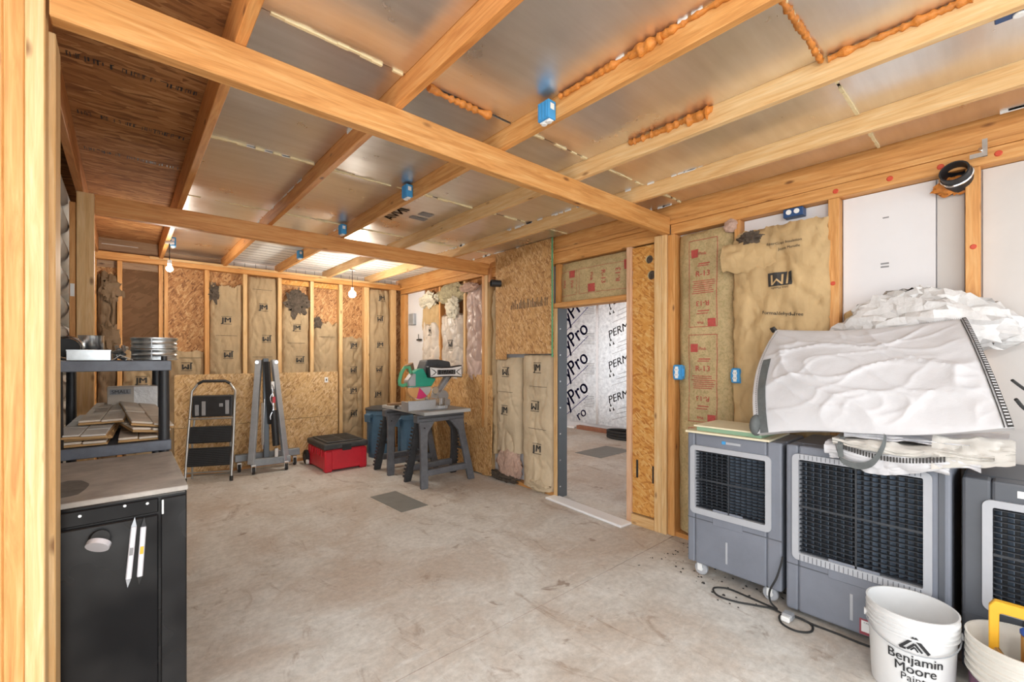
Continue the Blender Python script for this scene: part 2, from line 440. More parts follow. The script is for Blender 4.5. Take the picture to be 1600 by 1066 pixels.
# torn foil and paper fringes along rafter tops
for bi, x in enumerate(RX[1:]+[3.47]):
    b = B()
    for k in range(70):
        y = R.uniform(-.8, 5.5)
        if nz(y*.9, x*3) < .05: continue
        l = R.uniform(.02, .09); xx = x-.0205
        b.box(xx-.004, xx-.0005, y, y+l, 2.776+R.uniform(-.006, .004), 2.788)
    b.build('torn_foil_edge', 'white_metal', ceiling)
# orange expanding foam
def foam(path, r, seed):
    b = B(); pts = []
    for i in range(len(path)-1):
        a, c = Vector(path[i]), Vector(path[i+1]); n = max(2, int((c-a).length/.011))
        pts += [a+(c-a)*(k/n) for k in range(n)]
    pts = [p+Vector((nz(i*.5, seed)*.004, nz(i*.5, seed+5)*.004, nz(i*.4, seed+9)*.004)) for i, p in enumerate(pts)]
    b.tube(pts, r, 7, rf=lambda i: r*(.35+1.3*abs(nz(i*.21, seed*1.7))+.75*R.random()))
    b.build('expanding_foam', 'foam_orange', ceiling, smooth=1.2)
xr3 = RX[2]-.024; xr4 = RX[3]-.024
foam([(xr3, .30, 2.772), (xr3, .9, 2.77), (xr3, 1.48, 2.772)], .012, 1)
foam([(xr3, .92, 2.765), (xr3, 1.08, 2.76)], .022, 2)
foam([(xr4, 1.02, 2.765), (xr4, 1.35, 2.762), (xr4, 1.52, 2.77)], .018, 3)
foam([(xr4, 1.04, 2.755), (xr4, 1.16, 2.755)], .028, 4)
foam([(xr4, .10, 2.770), (xr4, .54, 2.770)], .013, 5)
foam([(xr4, .55, 2.768), (2.05, .55, 2.778), (1.80, .553, 2.780), (RX[2]+.03, .55, 2.782)], .013, 6)
foam([(1.08, 1.828, 2.775), (1.20, 1.83, 2.768), (1.46, 1.832, 2.775)], .018, 7)
# printed rows on the roof deck and the foil
def stamp_rows(rows, x0, x1, z, seed, parent, mat='ink_black'):
    rr = random.Random(seed); b = B()
    for y, hgt in rows:
        x = x0
        while x < x1:
            wd = rr.uniform(.004, .012)
            if rr.random() < .75:
                b.box(x, x+wd*rr.uniform(.3, .8), y-hgt*rr.uniform(.25, .5), y+hgt*rr.uniform(.25, .5), z-.0006, z+.001)
            if rr.random() < .35: b.box(x, x+wd*1.4, y-hgt*.45, y-hgt*.35, z-.0006, z+.001)
            x += wd*rr.uniform(1.0, 2.2)
    b.build('printed_stamp', mat, parent)
stamp_rows([(1.60, .07), (2.28, .07), (2.82, .05), (3.45, .06), (4.02, .06)], -.2, .29, 2.8715, 3, ceiling)
lettering('INVA', .16, lambda x, y: (1.80-y*.9+.03, 3.66+x, 2.7805), 'ink_black', ceiling, bold=.01)
flat(ceiling, 'print_block', 'ink_grey', lambda x, y: (x, y, 2.780), [(1.98, 2.10, 3.45, 3.55), (1.96, 2.12, 3.60, 3.68)])

# ---------------------------------------------------------------- left wall
wall_left = tag(bx('wall_left', 'old_board', None, -.52, -.44, 1.90, 6.95, 0, 2.872), 'grey painted log siding wall of the house on the left', kind='structure')
hl = .195
for k in range(14):
    z = k*hl; prof = []
    for i in range(9):
        t = -PI/2+PI*i/8
        prof.append((-.405+.105*math.cos(t), z+hl/2+math.sin(t)*hl*.5))
    prof.append((-.44, z+hl)); prof.insert(0, (-.44, z))
    B().prism(prof, 'y', 2.10, 6.88).build('log', 'log_paint', wall_left, smooth=True)
def stud(parent, *a, m='fir', g='z'): return bx('stud', m, parent, *a, grain=g, bevel=.003)
for x in (-.348, -.306, -.264, -.222): stud(wall_left, x, x+.0415, 1.926, 2.015, 0, 2.679, m='fir' if x < -.25 else 'post_fir')
stud(wall_left, -.225, -.166, 2.02, 2.165, 0, 2.534, m='post_fir')
stud(wall_left, -.295, -.262, 4.40, 4.50, 0, 2.60, m='fir'); stud(wall_left, -.258, -.166, 4.384, 4.47, 0, 2.679, m='post_fir')
bx('drywall_patch', 'white_plastic', wall_left, -.29, -.268, 4.396, 4.40, 1.93, 2.02)

# ---------------------------------------------------------------- back wall
wall_back = tag(bx('wall_back', 'osb_brown', None, -.44, 3.58, 6.90, 6.94, 0, 2.69, grain='x'), 'back wall of strand board sheathing between open studs', kind='structure')
for (x0, x1) in [(-.29, -.24), (-.066, -.022), (.307, .345), (.358, .396), (.765, .813), (1.189, 1.237), (1.613, 1.66), (2.041, 2.09), (2.458, 2.512), (2.85, 2.935), (3.306, 3.40)]:
    stud(wall_back, x0, x1, D, 6.898, .04, 2.61, m='fir' if x0 < 1 else 'pine')
bx('top_plate', 'fir', wall_back, -.30, 3.47, 6.79, 6.898, 2.612, 2.70, grain='x', bevel=.003)
bx('ledger_strip', 'pine', wall_back, .22, 3.2, 6.765, 6.788, 2.668, 2.698, grain='x', bevel=.003)
bx('bottom_plate', 'fir', wall_back, -.30, 3.47, D, 6.898, 0, .038, grain='x')
bx('plywood_panel', 'plywood_brown', wall_back, -.02, .305, 6.88, 6.898, .04, 2.53)
bx('plywood_panel', 'old_board', wall_back, -.238, .305, 6.885, 6.898, 2.535, 2.61, grain='x')
for (x0, x1) in [(1.664, 2.037), (2.094, 2.454)]:
    bx('nailer', 'osb_orange', wall_back, x0, x1, 6.84, 6.88, 2.53, 2.60, grain='x')
bx('osb_panel', 'osb_pale', wall_back, .455, 2.43, 6.782, 6.797, .622, 1.28, grain='x')
bx('osb_panel', 'osb_pale', wall_back, .455, 2.43, 6.782, 6.797, .045, .617, grain='x')
# sheathing has no cut slots; the daylight line is a painted white strip
bx('outlet_plate', 'white_plastic', wall_back, 2.235, 2.285, 6.776, 6.781, 1.12, 1.20, bevel=.002)
bx('outlet_socket', 'ink_dark', wall_back, 2.252, 2.268, 6.774, 6.776, 1.145, 1.175)

# ---------------------------------------------------------------- right wall
wall_right = tag(B().box(3.565, 3.60, -1.72, 2.30, 0, 2.872).box(3.565, 3.60, 2.30, 3.24, 2.06, 2.872).box(3.565, 3.60, 3.24, 6.94, 0, 2.872).build('wall_right', 'white_foam'), 'right wall of white foam sheathing behind open studs', kind='structure')
def rs(y0, y1, z0=.038, z1=2.533, m='fir', x0=W): return bx('stud', m, wall_right, x0, 3.563, y0, y1, z0, z1, grain='z', bevel=.003)
rs(1.364, 1.405); rs(.752, .812); rs(.125, .183); rs(-.55, -.50); rs(-1.2, -1.15)
rs(4.92, 4.965, m='pine'); rs(5.55, 5.59); rs(6.64, 6.72, m='fir'); rs(6.74, 6.79, m='fir')
for (y0, y1) in ((1.94, 1.985), (1.987, 2.052)): bx('post', 'pine', wall_right, 3.425, 3.562, y0, y1, 0, 2.534, grain='z', bevel=.004)
bx('post', 'fir', wall_right, 3.45, 3.562, 1.878, 1.937, 0, 2.53, grain='z', bevel=.003)
for (y0, y1, m) in ((4.385, 4.445, 'pine'), (4.449, 4.50, 'fir')): bx('post', m, wall_right, 3.43, 3.562, y0, y1, 0, 2.534, grain='z', bevel=.004)
bx('beam_block', 'fir_red', wall_right, 3.44, 3.56, 4.335, 4.38, 2.44, 2.62, grain='z', bevel=.003)
bx('top_plate', 'fir', wall_right, 3.462, 3.563, -1.7, 6.88, 2.618, 2.652, grain='y', bevel=.003)
bx('top_plate', 'fir', wall_right, 3.466, 3.563, -1.7, 1.92, 2.534, 2.616, grain='y', bevel=.003)
bx('top_plate', 'fir', wall_right, 3.47, 3.563, 1.99, 4.38, 2.50, 2.616, grain='y', bevel=.003)
bx('top_plate', 'fir', wall_right, 3.466, 3.563, 4.45, 6.78, 2.545, 2.616, grain='y', bevel=.003)
bx('rim_board', 'fir', wall_right, 3.49, 3.563, -1.7, 6.94, 2.653, 2.872, grain='y', bevel=.003)
bx('bottom_plate', 'fir', wall_right, W, 3.563, -1.7, 2.30, 0, .037, grain='y')
bx('bottom_plate', 'fir', wall_right, W, 3.563, 3.25, 6.79, 0, .037, grain='y')
# white foam boards in the open bays with joints
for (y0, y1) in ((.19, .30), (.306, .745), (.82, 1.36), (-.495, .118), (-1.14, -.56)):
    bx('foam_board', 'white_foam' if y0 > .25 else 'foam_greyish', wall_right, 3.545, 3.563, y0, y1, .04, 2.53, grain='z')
bx('tape_mark', 'ink_grey', wall_right, 3.5435, 3.5448, .515, .545, 2.36, 2.368)
for z in (2.075, 2.055): bx('printed_mark', 'ink_grey', wall_right, 3.5435, 3.5448, .515, .555, z, z+.010)
# door framing
bx('jamb', 'pink_stud', wall_right, 3.43, 3.60, 2.285, 2.335, 0, 2.495, grain='z', bevel=.003)
bx('jamb', 'pine', wall_right, 3.455, 3.60, 3.215, 3.265, 0, 2.02, grain='z', bevel=.003)
bx('jamb', 'fir', wall_right, 3.49, 3.56, 3.215, 3.265, 2.021, 2.495, grain='z')
bx('jamb_steel_strip', 'steel_dark', wall_right, 3.462, 3.60, 3.203, 3.213, .0, 2.02)
b = B()
for z in [.12+.28*i for i in range(7)]: b.cyl((3.49, 3.203, z), (3.49, 3.199, z), .009, n=8)
b.build('screw', 'chrome', wall_right)
bx('header', 'fir', wall_right, 3.455, 3.60, 2.337, 3.265, 2.025, 2.075, grain='y', bevel=.003)
# strand board strip with two vent holes
def holed_panel():
    y0, y1, z0, z1 = 2.056, 2.283, .10, 2.48; hs = [(2.115, 2.355, .036), (2.092, 2.215, .040)]
    bm = bmesh.new(); n = 20
    o = bpy.data.meshes.new('osb_panel')
    # rows: split the strip at each hole, fan ring inside a square
    quads = []
    zs = [z0, 2.155, 2.275, 2.298, 2.412, z1]
    for a, c in ((0, 1), (2, 3), (4, 5)): quads.append(((y0, zs[a]), (y1, zs[a]), (y1, zs[c]), (y0, zs[c])))
    for q in quads: bm.faces.new([bm.verts.new((3.452, p[0], p[1])) for p in q])
    for (hy, hz, r), (a, c) in zip(hs, ((2.298, 2.412), (2.155, 2.275))):
        per = []
        for i in range(n):
            t = 2*PI*i/n; dy, dz = math.cos(t), math.sin(t)
            ky = ((y1-hy) if dy > 0 else (hy-y0))/max(abs(dy), 1e-6); kz = ((c-hz) if dz > 0 else (hz-a))/max(abs(dz), 1e-6); k = min(ky, kz)
            per.append(((hy+dy*r, hz+dz*r), (hy+dy*k, hz+dz*k)))
        ins = [bm.verts.new((3.452, *p[0])) for p in per]; ous = [bm.verts.new((3.452, *p[1])) for p in per]; bk = [bm.verts.new((3.50, *p[0])) for p in per]
        for i in range(n):
            j = (i+1) % n
            bm.faces.new((ins[i], ins[j], ous[j], ous[i])); bm.faces.new((ins[i], ins[j], bk[j], bk[i]))
    bmesh.ops.recalc_face_normals(bm, faces=bm.faces[:]); bm.to_mesh(o); bm.free(); uvm(o, 'z'); o.materials.append(M['osb_orange'])
    ob = bpy.data.objects.new('osb_panel', o); COL.objects.link(ob); ob.parent = wall_right
    for hy, hz, r in hs:
        b = B(); b.lathe_open([(r*.98, 0), (r*.98, .05)], n=20)
        m = Matrix.Rotation(PI/2, 4, 'Y'); b.v = [tuple(m @ Vector(p)+Vector((3.452, hy, hz))) for p in b.v]; b.build('vent_sleeve', 'foam_pale', wall_right, smooth=True)
        b = B(); b.cyl((3.462, hy, hz), (3.47, hy, hz), r*.9, n=20); b.build('vent_fill', 'fibreglass_grey', wall_right)
holed_panel()
bx('bay_backing', 'osb_orange', wall_right, 3.50, 3.51, 2.056, 2.283, .04, 2.49)
bx('printed_mark', 'ink_black', wall_right, 3.4505, 3.452, 2.225, 2.245, .42, .58)
bx('printed_mark', 'ink_black', wall_right, 3.4505, 3.452, 2.07, 2.085, .40, .55)
bx('sill_block', 'pine', wall_right, 3.43, 3.56, 2.056, 2.283, 0, .09, grain='y')
# big strand board sheet left of door
osbB = bx('osb_panel', 'osb', wall_right, 3.448, 3.462, 3.27, 4.04, 1.535, 2.78, grain='y')
bx('osb_panel', 'osb', wall_right, 3.449, 3.463, 4.044, 4.24, 1.47, 2.78, grain='y')
rr = random.Random(5); b = B(); y = 3.35
while y < 3.95:
    wd = rr.uniform(.008, .02); b.box(3.447, 3.4485, y, y+wd*.6, 2.06, 2.06+rr.uniform(.05, .11)); y += wd*rr.uniform(1.2, 2)
b.build('printed_stamp', 'ink_dark', wall_right)
bx('sill_seal', 'green_handle', wall_right, 3.44, 3.447, 3.266, 3.282, 1.5, 2.78)
# lower strand board sheet behind the saw
b = B(); b.prism([(3.415, .02), (3.430, .02), (3.462, 1.27), (3.447, 1.27)], 'y', 4.30, 6.55)
b2 = tag(b.build('osb_sheet', 'osb', None, grain='y'), 'strand board sheet leaning on the right wall behind the miter saw', 'board')
bx('corner_panel', 'osb_orange', wall_right, 3.50, 3.52, 6.18, 6.64, .04, 1.28, grain='y')
bx('backing_board', 'white_foam', wall_right, 3.53, 3.56, 6.10, 6.635, 1.28, 2.54)
bx('backing_board', 'osb_aged', wall_right, 3.535, 3.562, 4.55, 6.09, 1.28, 2.54)
bx('knockout_box', 'steel_grey', wall_right, 3.475, 3.528, 6.36, 6.52, 2.02, 2.20, bevel=.004)
bx('latch_bracket', 'ink_dark', wall_right, 3.49, 3.528, 6.18, 6.29, 1.76, 1.785)
b = B(); b.cyl((3.50, 6.24, 1.78), (3.50, 6.24, 1.86), .006, n=8); b.build('latch_pin', 'ink_dark', wall_right)
# red cap nails
b = None
for (y, z) in ((.28, 2.575), (.06, 2.575), (.50, 2.575), (.77, 2.575), (-.1, 2.575)):
    bb = B(); bb.cyl((3.466, y, z), (3.462, y, z), .016, .012, n=12); bb.build('cap_nail', 'cap_red', wall_right)
for (y, z) in ((.152, 2.10), (.785, 1.98), (1.385, .9)):
    bb = B(); bb.cyl((3.47, y, z), (3.466, y, z), .014, .010, n=12); bb.build('cap_nail', 'cap_red', wall_right)

# ---------------------------------------------------------------- next room through the doorway
wall_far = tag(bx('wall_far', 'white_foam', None, 7.27, 7.36, -1.72, 8.2, 0, 2.872), 'far wall of the next room lined with printed foil boards', kind='structure')
for i, (y0, y1) in enumerate(((3.2, 4.38), (4.39, 5.62), (5.63, 6.85), (6.86, 8.1))):
    bx('foil_board', 'foil_wall', wall_far, 7.245, 7.268, y0, y1, .12, 2.80)
for y in (4.385, 5.625, 6.855): bx('foil_tape', 'chrome', wall_far, 7.240, 7.2445, y-.03, y+.03, .12, 2.8)
def yw(cy, cz, ang):
    ca, sa = math.cos(ang), math.sin(ang)
    return lambda x, y: (7.2435, cy-(x*ca-y*sa), cz+(x*sa+y*ca))
for z in (2.46, 1.86, 1.25, .63, .05):
    if z > .2: lettering('TyPro', .46, yw(6.30, z, .66), 'ink_blue', wall_far, bold=.008, sx=.85)
    else: lettering('ro', .30, yw(6.05, .30, .66), 'ink_blue', wall_far, bold=.008)
    fz = yw(6.22, z-.20, .66)
    if z > .2: B().add([fz(-.5, -.007), fz(.45, -.007), fz(.45, .007), fz(-.5, .007)], [(0, 1, 2, 3)]).build('print_rule', 'ink_blue', wall_far, recalc=False)
for z in (2.66, 2.04, 1.42, .74):
    lettering('PERMA', .21, yw(5.06, z, .36), 'ink_black', wall_far, bold=.006, shear=.25)
    f = yw(4.98, z-.2, .30)
    for x0, x1, y0, y1 in [(-.15, .34, -.02, -.010), (-.22, .36, -.10, -.090), (-.35, .32, -.19, -.182)]:
        B().add([f(x0, y0), f(x1, y0), f(x1, y1), f(x0, y1)], [(0, 1, 2, 3)]).build('print_rule', 'ink_grey', wall_far, recalc=False)
    for k in range(3):
        a = 2*PI*k/3+PI/2; cxx, cyy = -.30+math.cos(a)*.05, .03+math.sin(a)*.06
        B().add([f(cxx, cyy+.055), f(cxx-.024, cyy-.02), f(cxx+.024, cyy-.02)], [(0, 1, 2)]).build('print_drop', 'ink_black', wall_far, recalc=False)
    b = B()
    for j in range(7):
        zz = z-.05-.035*j; b.add([(7.2436, 5.98-.04*(j % 2), zz), (7.2436, 5.70, zz), (7.2436, 5.70, zz-.010), (7.2436, 5.98-.04*(j % 2), zz-.010)], [(0, 1, 2, 3)])
    b.build('print_lines', 'ink_grey', wall_far, recalc=False)['kind'] = 'stuff'
bx('wall_end', 'white_foam', None, 3.6, 7.36, 8.1, 8.2, 0, 2.872)
tag(bpy.data.objects['wall_end'], 'end wall of the next room beyond the doorway', kind='structure'); bpy.data.objects['wall_end'].name = 'wall_end_room'
tag(bx('lumber_plank', 'redwood', None, 7.09, 7.19, 4.3, 6.05, 0, .075, grain='y', bevel=.004), 'reddish plank on the floor along the far foil wall', 'plank')
tag(bx('plastic_strip', 'threshold_white', None, 7.10, 7.18, 6.12, 7.2, 0, .03, grain='y', bevel=.003), 'white strip on the floor along the far foil wall', 'strip')
t = thing('coiled_hose', 'black coiled hose lying by the far foil wall', 'hose', (6.85, 4.75, 0))
for k in range(3):
    B().tube([(.18*math.cos(2*PI*i/20), .3*math.sin(2*PI*i/20), .03+.05*k) for i in range(20)], .025, 7, closed=True).build('hose_coil', 'rubber', t, smooth=True)
tag(bx('floor_patch', 'patch_grey', None, 5.3, 6.1, 4.05, 4.55, .0005, .004), 'dark rectangular patch on the next room floor', 'patch')  # thin grey rectangle on the slab

# ================================================================== INSULATION
def batt(name, label, plane, face, a0, a1, z0, z1, bulge, seed, mat, tear=.04, wr=.012, fold=.01, nu=44, nv=84, logos=(), group=None, lsize=.075, ink='ink_dark', back=.0, pinch=.35, hole=None):
    """a faced insulation batt: a stands for X (back wall) or Y (right wall)"""
    P = (lambda a, z, n: (a, face-n, z)) if plane == 'back' else (lambda a, z, n: (face-n, a, z))
    def ztop(a): return z1-tear*(.5+.5*nz(a*14, seed*3.1)+.5*abs(nz(a*40, seed)))
    def aedge(s, z): return (nz(z*5, seed+s*9)*.010)
    def hgt(a, z):
        s = min(1, max(0, (a-a0)/(a1-a0))); e = 1-abs(2*s-1)**5
        top = min(1, max(0, (z1-z)/.10))**.5
        v = bulge*(pinch+(1-pinch)*e)*(.55+.45*top)
        v += wr*(nz(a*7, z*2.2, seed)*.8+nz(a*17, z*6, seed+3)*.5)
        v += fold*(.5-abs(nz(a*11+nz(z*2, seed)*1.2, z*1.3, seed+7)))*1.6
        v += fold*.7*(.5-abs(nz(z*9+nz(a*4, seed)*1.5, a*3, seed+11)))
        q = abs(nz(a*4.5+nz(z*3, seed)*.8, z*1.7, seed+21)); v -= fold*1.2*math.exp(-q*16)
        q = abs(nz(z*5+nz(a*6, seed)*.9, a*2.2, seed+25)); v -= fold*.9*math.exp(-q*18)
        return max(.006, v)
    def fr(s, t):
        a = a0+(a1-a0)*s; z = z0+(ztop(a)-z0)*t
        return P(a+aedge(s, z)*(abs(2*s-1)**3), z, hgt(a, z))
    b = B(); b.grid(fr, nu, nv); Wd = nu+1
    rim = [i for i in range(Wd)]+[j*Wd+nu for j in range(1, nv+1)]+[nv*Wd+i for i in range(nu-1, -1, -1)]+[j*Wd for j in range(nv-1, 0, -1)]
    base = len(b.v)
    for i in rim:
        v = Vector(b.v[i]); d = Vector(P(0, 0, 1))-Vector(P(0, 0, 0)); n = (Vector(P(0, 0, 0))-v).dot(-d)
        b.v.append(tuple(v-d*(n+back)))
    L = len(rim); b.f += [(rim[k], rim[(k+1) % L], base+(k+1) % L, base+k) for k in range(L)]
    b.f.append(tuple(base+k for k in range(L)))
    root = b.build(name, mat, None, smooth=1.1)
    tag(root, label, 'insulation', group)
    for (la, lz, up, kind) in logos:
        sg = 1 if up else -1
        dirn = 1 if plane == 'back' else -1
        fn = lambda x, y, la=la, lz=lz, sg=sg: P(la+x*sg*dirn, lz+y*sg, hgt(la+x*sg*dirn, lz+y*sg)+.006)
        if kind == 'jm':
            lettering('JM', lsize*1.25, fn, ink, root, bold=.022, sx=1.1)
            flat(root, 'printed_rule', ink, fn, [(-lsize*.75, lsize*.75, lsize*.62, lsize*.69), (-lsize*.75, lsize*.75, -lsize*.69, -lsize*.62)], 6)
        elif kind == 'jmblock':
            flat(root, 'printed_block', ink, fn, [(-lsize, lsize, -lsize*.62, lsize*.62)], 10)
            fn2 = lambda x, y, fn=fn: tuple(Vector(fn(x, y))+(Vector(P(0, 0, .003))-Vector(P(0, 0, 0))))
            lettering('JM', lsize*1.35, fn2, mat, root, sx=1.2)
            lettering('Johns Manville', lsize*.26, lambda x, y, fn=fn: fn(x, y+lsize*.8), ink, root)
        elif kind == 'line':
            flat(root, 'printed_rule', ink, fn, [(-lsize*1.6, lsize*1.6, -.002, .002)], 8)
    root['_'] = 1; del root['_']
    return root, fn if logos else None, hgt, P
FB = 6.893
G = 'kraft faced batts on the back wall'
batt('insulation_batt', 'dark torn batt beside the left corner post of the back wall', 'back', FB, -.235, -.07, .1, 2.52, .07, 1, 'kraft_dark', .12, .04, .03, group=G)
batt('insulation_batt', 'low tan batt below brown plywood behind the galvanised collar', 'back', FB-.014, -.015, .30, .1, 1.62, .055, 2, 'kraft', .1, .025, .02, group=G, logos=[(.15, 1.22, True, 'jm')])
batt('insulation_batt', 'short tan batt left of the step ladder, bare strand board above it', 'back', FB, .402, .76, .1, 1.60, .08, 3, 'kraft', .05, .012, .012, group=G, logos=[(.58, 1.18+.2, False, 'jm'), (.62, 1.49, True, 'line')])
batt('insulation_batt', 'tan batt with torn dark hole at its upper left, above the ladder', 'back', FB, .818, 1.184, .1, 2.52, .085, 4, 'kraft', .14, .022, .015, group=G, logos=[(1.0, 1.98, True, 'jm'), (1.02, 1.53, False, 'jm'), (1.0, 1.78, True, 'line')])
batt('insulation_batt', 'intact tan batt directly above the folded engine hoist mast', 'back', FB, 1.242, 1.608, .1, 2.60, .085, 5, 'kraft', .02, .015, .012, group=G, logos=[(1.43, 2.18, True, 'jm'), (1.47, 1.75, False, 'jm'), (1.42, 2.42, True, 'line'), (1.42, 1.5, True, 'line')])
batt('insulation_batt', 'tan batt with grey fluff torn out of its top, right of the hoist', 'back', FB, 1.666, 2.036, .1, 2.42, .085, 6, 'kraft', .30, .018, .012, group=G, logos=[(1.86, 1.92, True, 'jm'), (1.9, 1.46, False, 'jm'), (1.85, 1.7, True, 'line')])
batt('insulation_batt', 'half height tan batt right of the hoist under bare strand board', 'back', FB, 2.095, 2.453, .1, 2.06, .085, 7, 'kraft', .10, .02, .014, group=G, logos=[(2.28, 1.8, True, 'line')])
batt('insulation_batt', 'narrow tan batt below the lit bulb reaching the floor', 'back', FB, 2.517, 2.845, .045, 1.86, .085, 8, 'kraft', .10, .022, .016, group=G, logos=[(2.68, 1.68, True, 'jm'), (2.68, 1.30, False, 'jm'), (2.68, .98, True, 'jm'), (2.68, .62, False, 'jm')])
batt('insulation_batt', 'full height tan batt in the right corner of the back wall', 'back', FB, 2.942, 3.30, .045, 2.60, .085, 9, 'kraft', .02, .016, .012, group=G, logos=[(3.15, 2.46, True, 'jm'), (3.12, 2.12, False, 'jm'), (3.12, 1.70, True, 'jm'), (3.10, 1.30, False, 'jm'), (3.08, .9, True, 'jm')])
def tuft(label, mat, c, s, seed, rough=.5, name='fibreglass_tuft', grp='loose fibreglass tufts on the walls'):
    b = B()
    def fn(u, v):
        th = 2*PI*u; ph = PI*v; d = Vector((math.sin(ph)*math.cos(th), math.sin(ph)*math.sin(th), math.cos(ph)))
        k = 1+rough*(noise.noise(d*2.3+Vector((seed, 0, 0)))+.6*noise.noise(d*5.5+Vector((0, seed, 0)))+.3*noise.noise(d*13))
        return (c[0]+d.x*s[0]*k, c[1]+d.y*s[1]*k, c[2]+d.z*s[2]*k)
    b.grid(fn, 26, 18); o = b.build(name, mat, None, smooth=.5, doubles=True)
    return tag(o, label, 'insulation', grp)
tuft('dark fluff in the torn hole above the ladder', 'fibreglass_grey', (.87, 6.806, 2.32), (.06, .012, .09), 2, .9)  # dark lump at the batt's torn upper left
tuft('dark grey fluff hanging out of the batt right of the hoist', 'fibreglass_grey', (1.86, 6.80, 2.27), (.13, .014, .15), 3, .9)
tuft('small brown fluff lump on the half height batt', 'fibreglass_grey', (2.15, 6.805, 2.01), (.05, .012, .07), 4, .9)
tuft('curled brown paper flap beside the left corner post', 'kraft_dark', (-.12, 6.80, 2.26), (.09, .04, .14), 5)
tuft('crumpled dark paper low beside the left corner post', 'kraft_dark', (-.12, 6.81, 1.72), (.08, .04, .16), 6)
# right wall
G2 = 'batts on the right wall left of the doorway'
FR = 3.563
batt('insulation_batt', 'tan batt with black logos left of the doorway jamb', 'right', FR, 3.285, 3.80, .03, 1.53, .115, 21, 'kraft_pale', .01, .012, .012, group=G2, logos=[(3.50, 1.38, True, 'jm'), (3.54, .95, False, 'jm'), (3.50, .48, True, 'jm'), (3.5, 1.17, True, 'line'), (3.5, .7, True, 'line')], lsize=.085)
batt('insulation_batt', 'torn tan batt fraying at the floor beside the strand board edge', 'right', FR, 3.83, 4.28, .36, 1.50, .11, 22, 'kraft_pale', .01, .014, .014, group=G2, logos=[(4.05, 1.32, False, 'jm'), (4.06, .86, True, 'jm'), (4.05, 1.08, True, 'line')], lsize=.085)
tuft('pinkish torn fibreglass heap at the foot of the frayed batt', 'fibreglass_pink', (3.49, 4.03, .20), (.07, .20, .20), 31, .35)
tuft('grey dirty fluff on the floor line below the frayed batt', 'fibreglass_grey', (3.45, 4.10, .05), (.04, .26, .05), 32, .5)
tuft('pale torn batt toe beside the white threshold strip', 'kraft_pale', (3.47, 3.50, .07), (.05, .17, .07), 33, .4)
batt('insulation_batt', 'narrow kraft sliver between post and big strand board', 'right', FR-.04, 4.245, 4.33, .3, 2.35, .06, 23, 'kraft', .02, .03, .02, nu=10, group=G2)
batt('insulation_batt', 'shiny pinkish plastic faced batt beside the beam post', 'right', FR, 4.505, 4.915, 1.2, 2.46, .11, 24, 'plastic_pink', .03, .012, .022, group=G2)
batt('insulation_batt', 'whitish plastic faced batt above the miter saw', 'right', FR, 4.97, 5.545, 1.2, 2.14, .125, 25, 'plastic_face', .10, .012, .016, group=G2, logos=[(5.22, 1.68, False, 'jm')], lsize=.085)
batt('insulation_batt', 'sagging whitish batt with brown torn top near the corner', 'right', FR, 5.55, 6.06, 1.2, 2.10, .135, 26, 'plastic_face', .25, .016, .016, group=G2, logos=[(5.76, 1.88, True, 'jm')], lsize=.085)
batt('insulation_batt', 'brown unfaced batt behind the sagging batt near the corner', 'right', FR, 5.58, 6.12, 1.6, 2.36, .09, 27, 'kraft_tan', .12, .03, .02, group=G2)
tuft('cream torn paper streamers under the top plate near the corner', 'fibreglass_white', (3.46, 5.85, 2.36), (.06, .24, .10), 41, .55)
tuft('cream fibreglass clump above the whitish plastic faced batt', 'fibreglass_white', (3.44, 5.18, 2.18), (.06, .14, .14), 42, .45)
tuft('yellowish bare fibreglass under the top plate above the saw', 'fibreglass', (3.50, 5.30, 2.40), (.06, .42, .14), 43, .3)
tuft('rolled pink fibreglass end stuffed beneath the beam end', 'fibreglass_pink', (3.42, 4.76, 2.42), (.06, .20, .06), 44, .25)
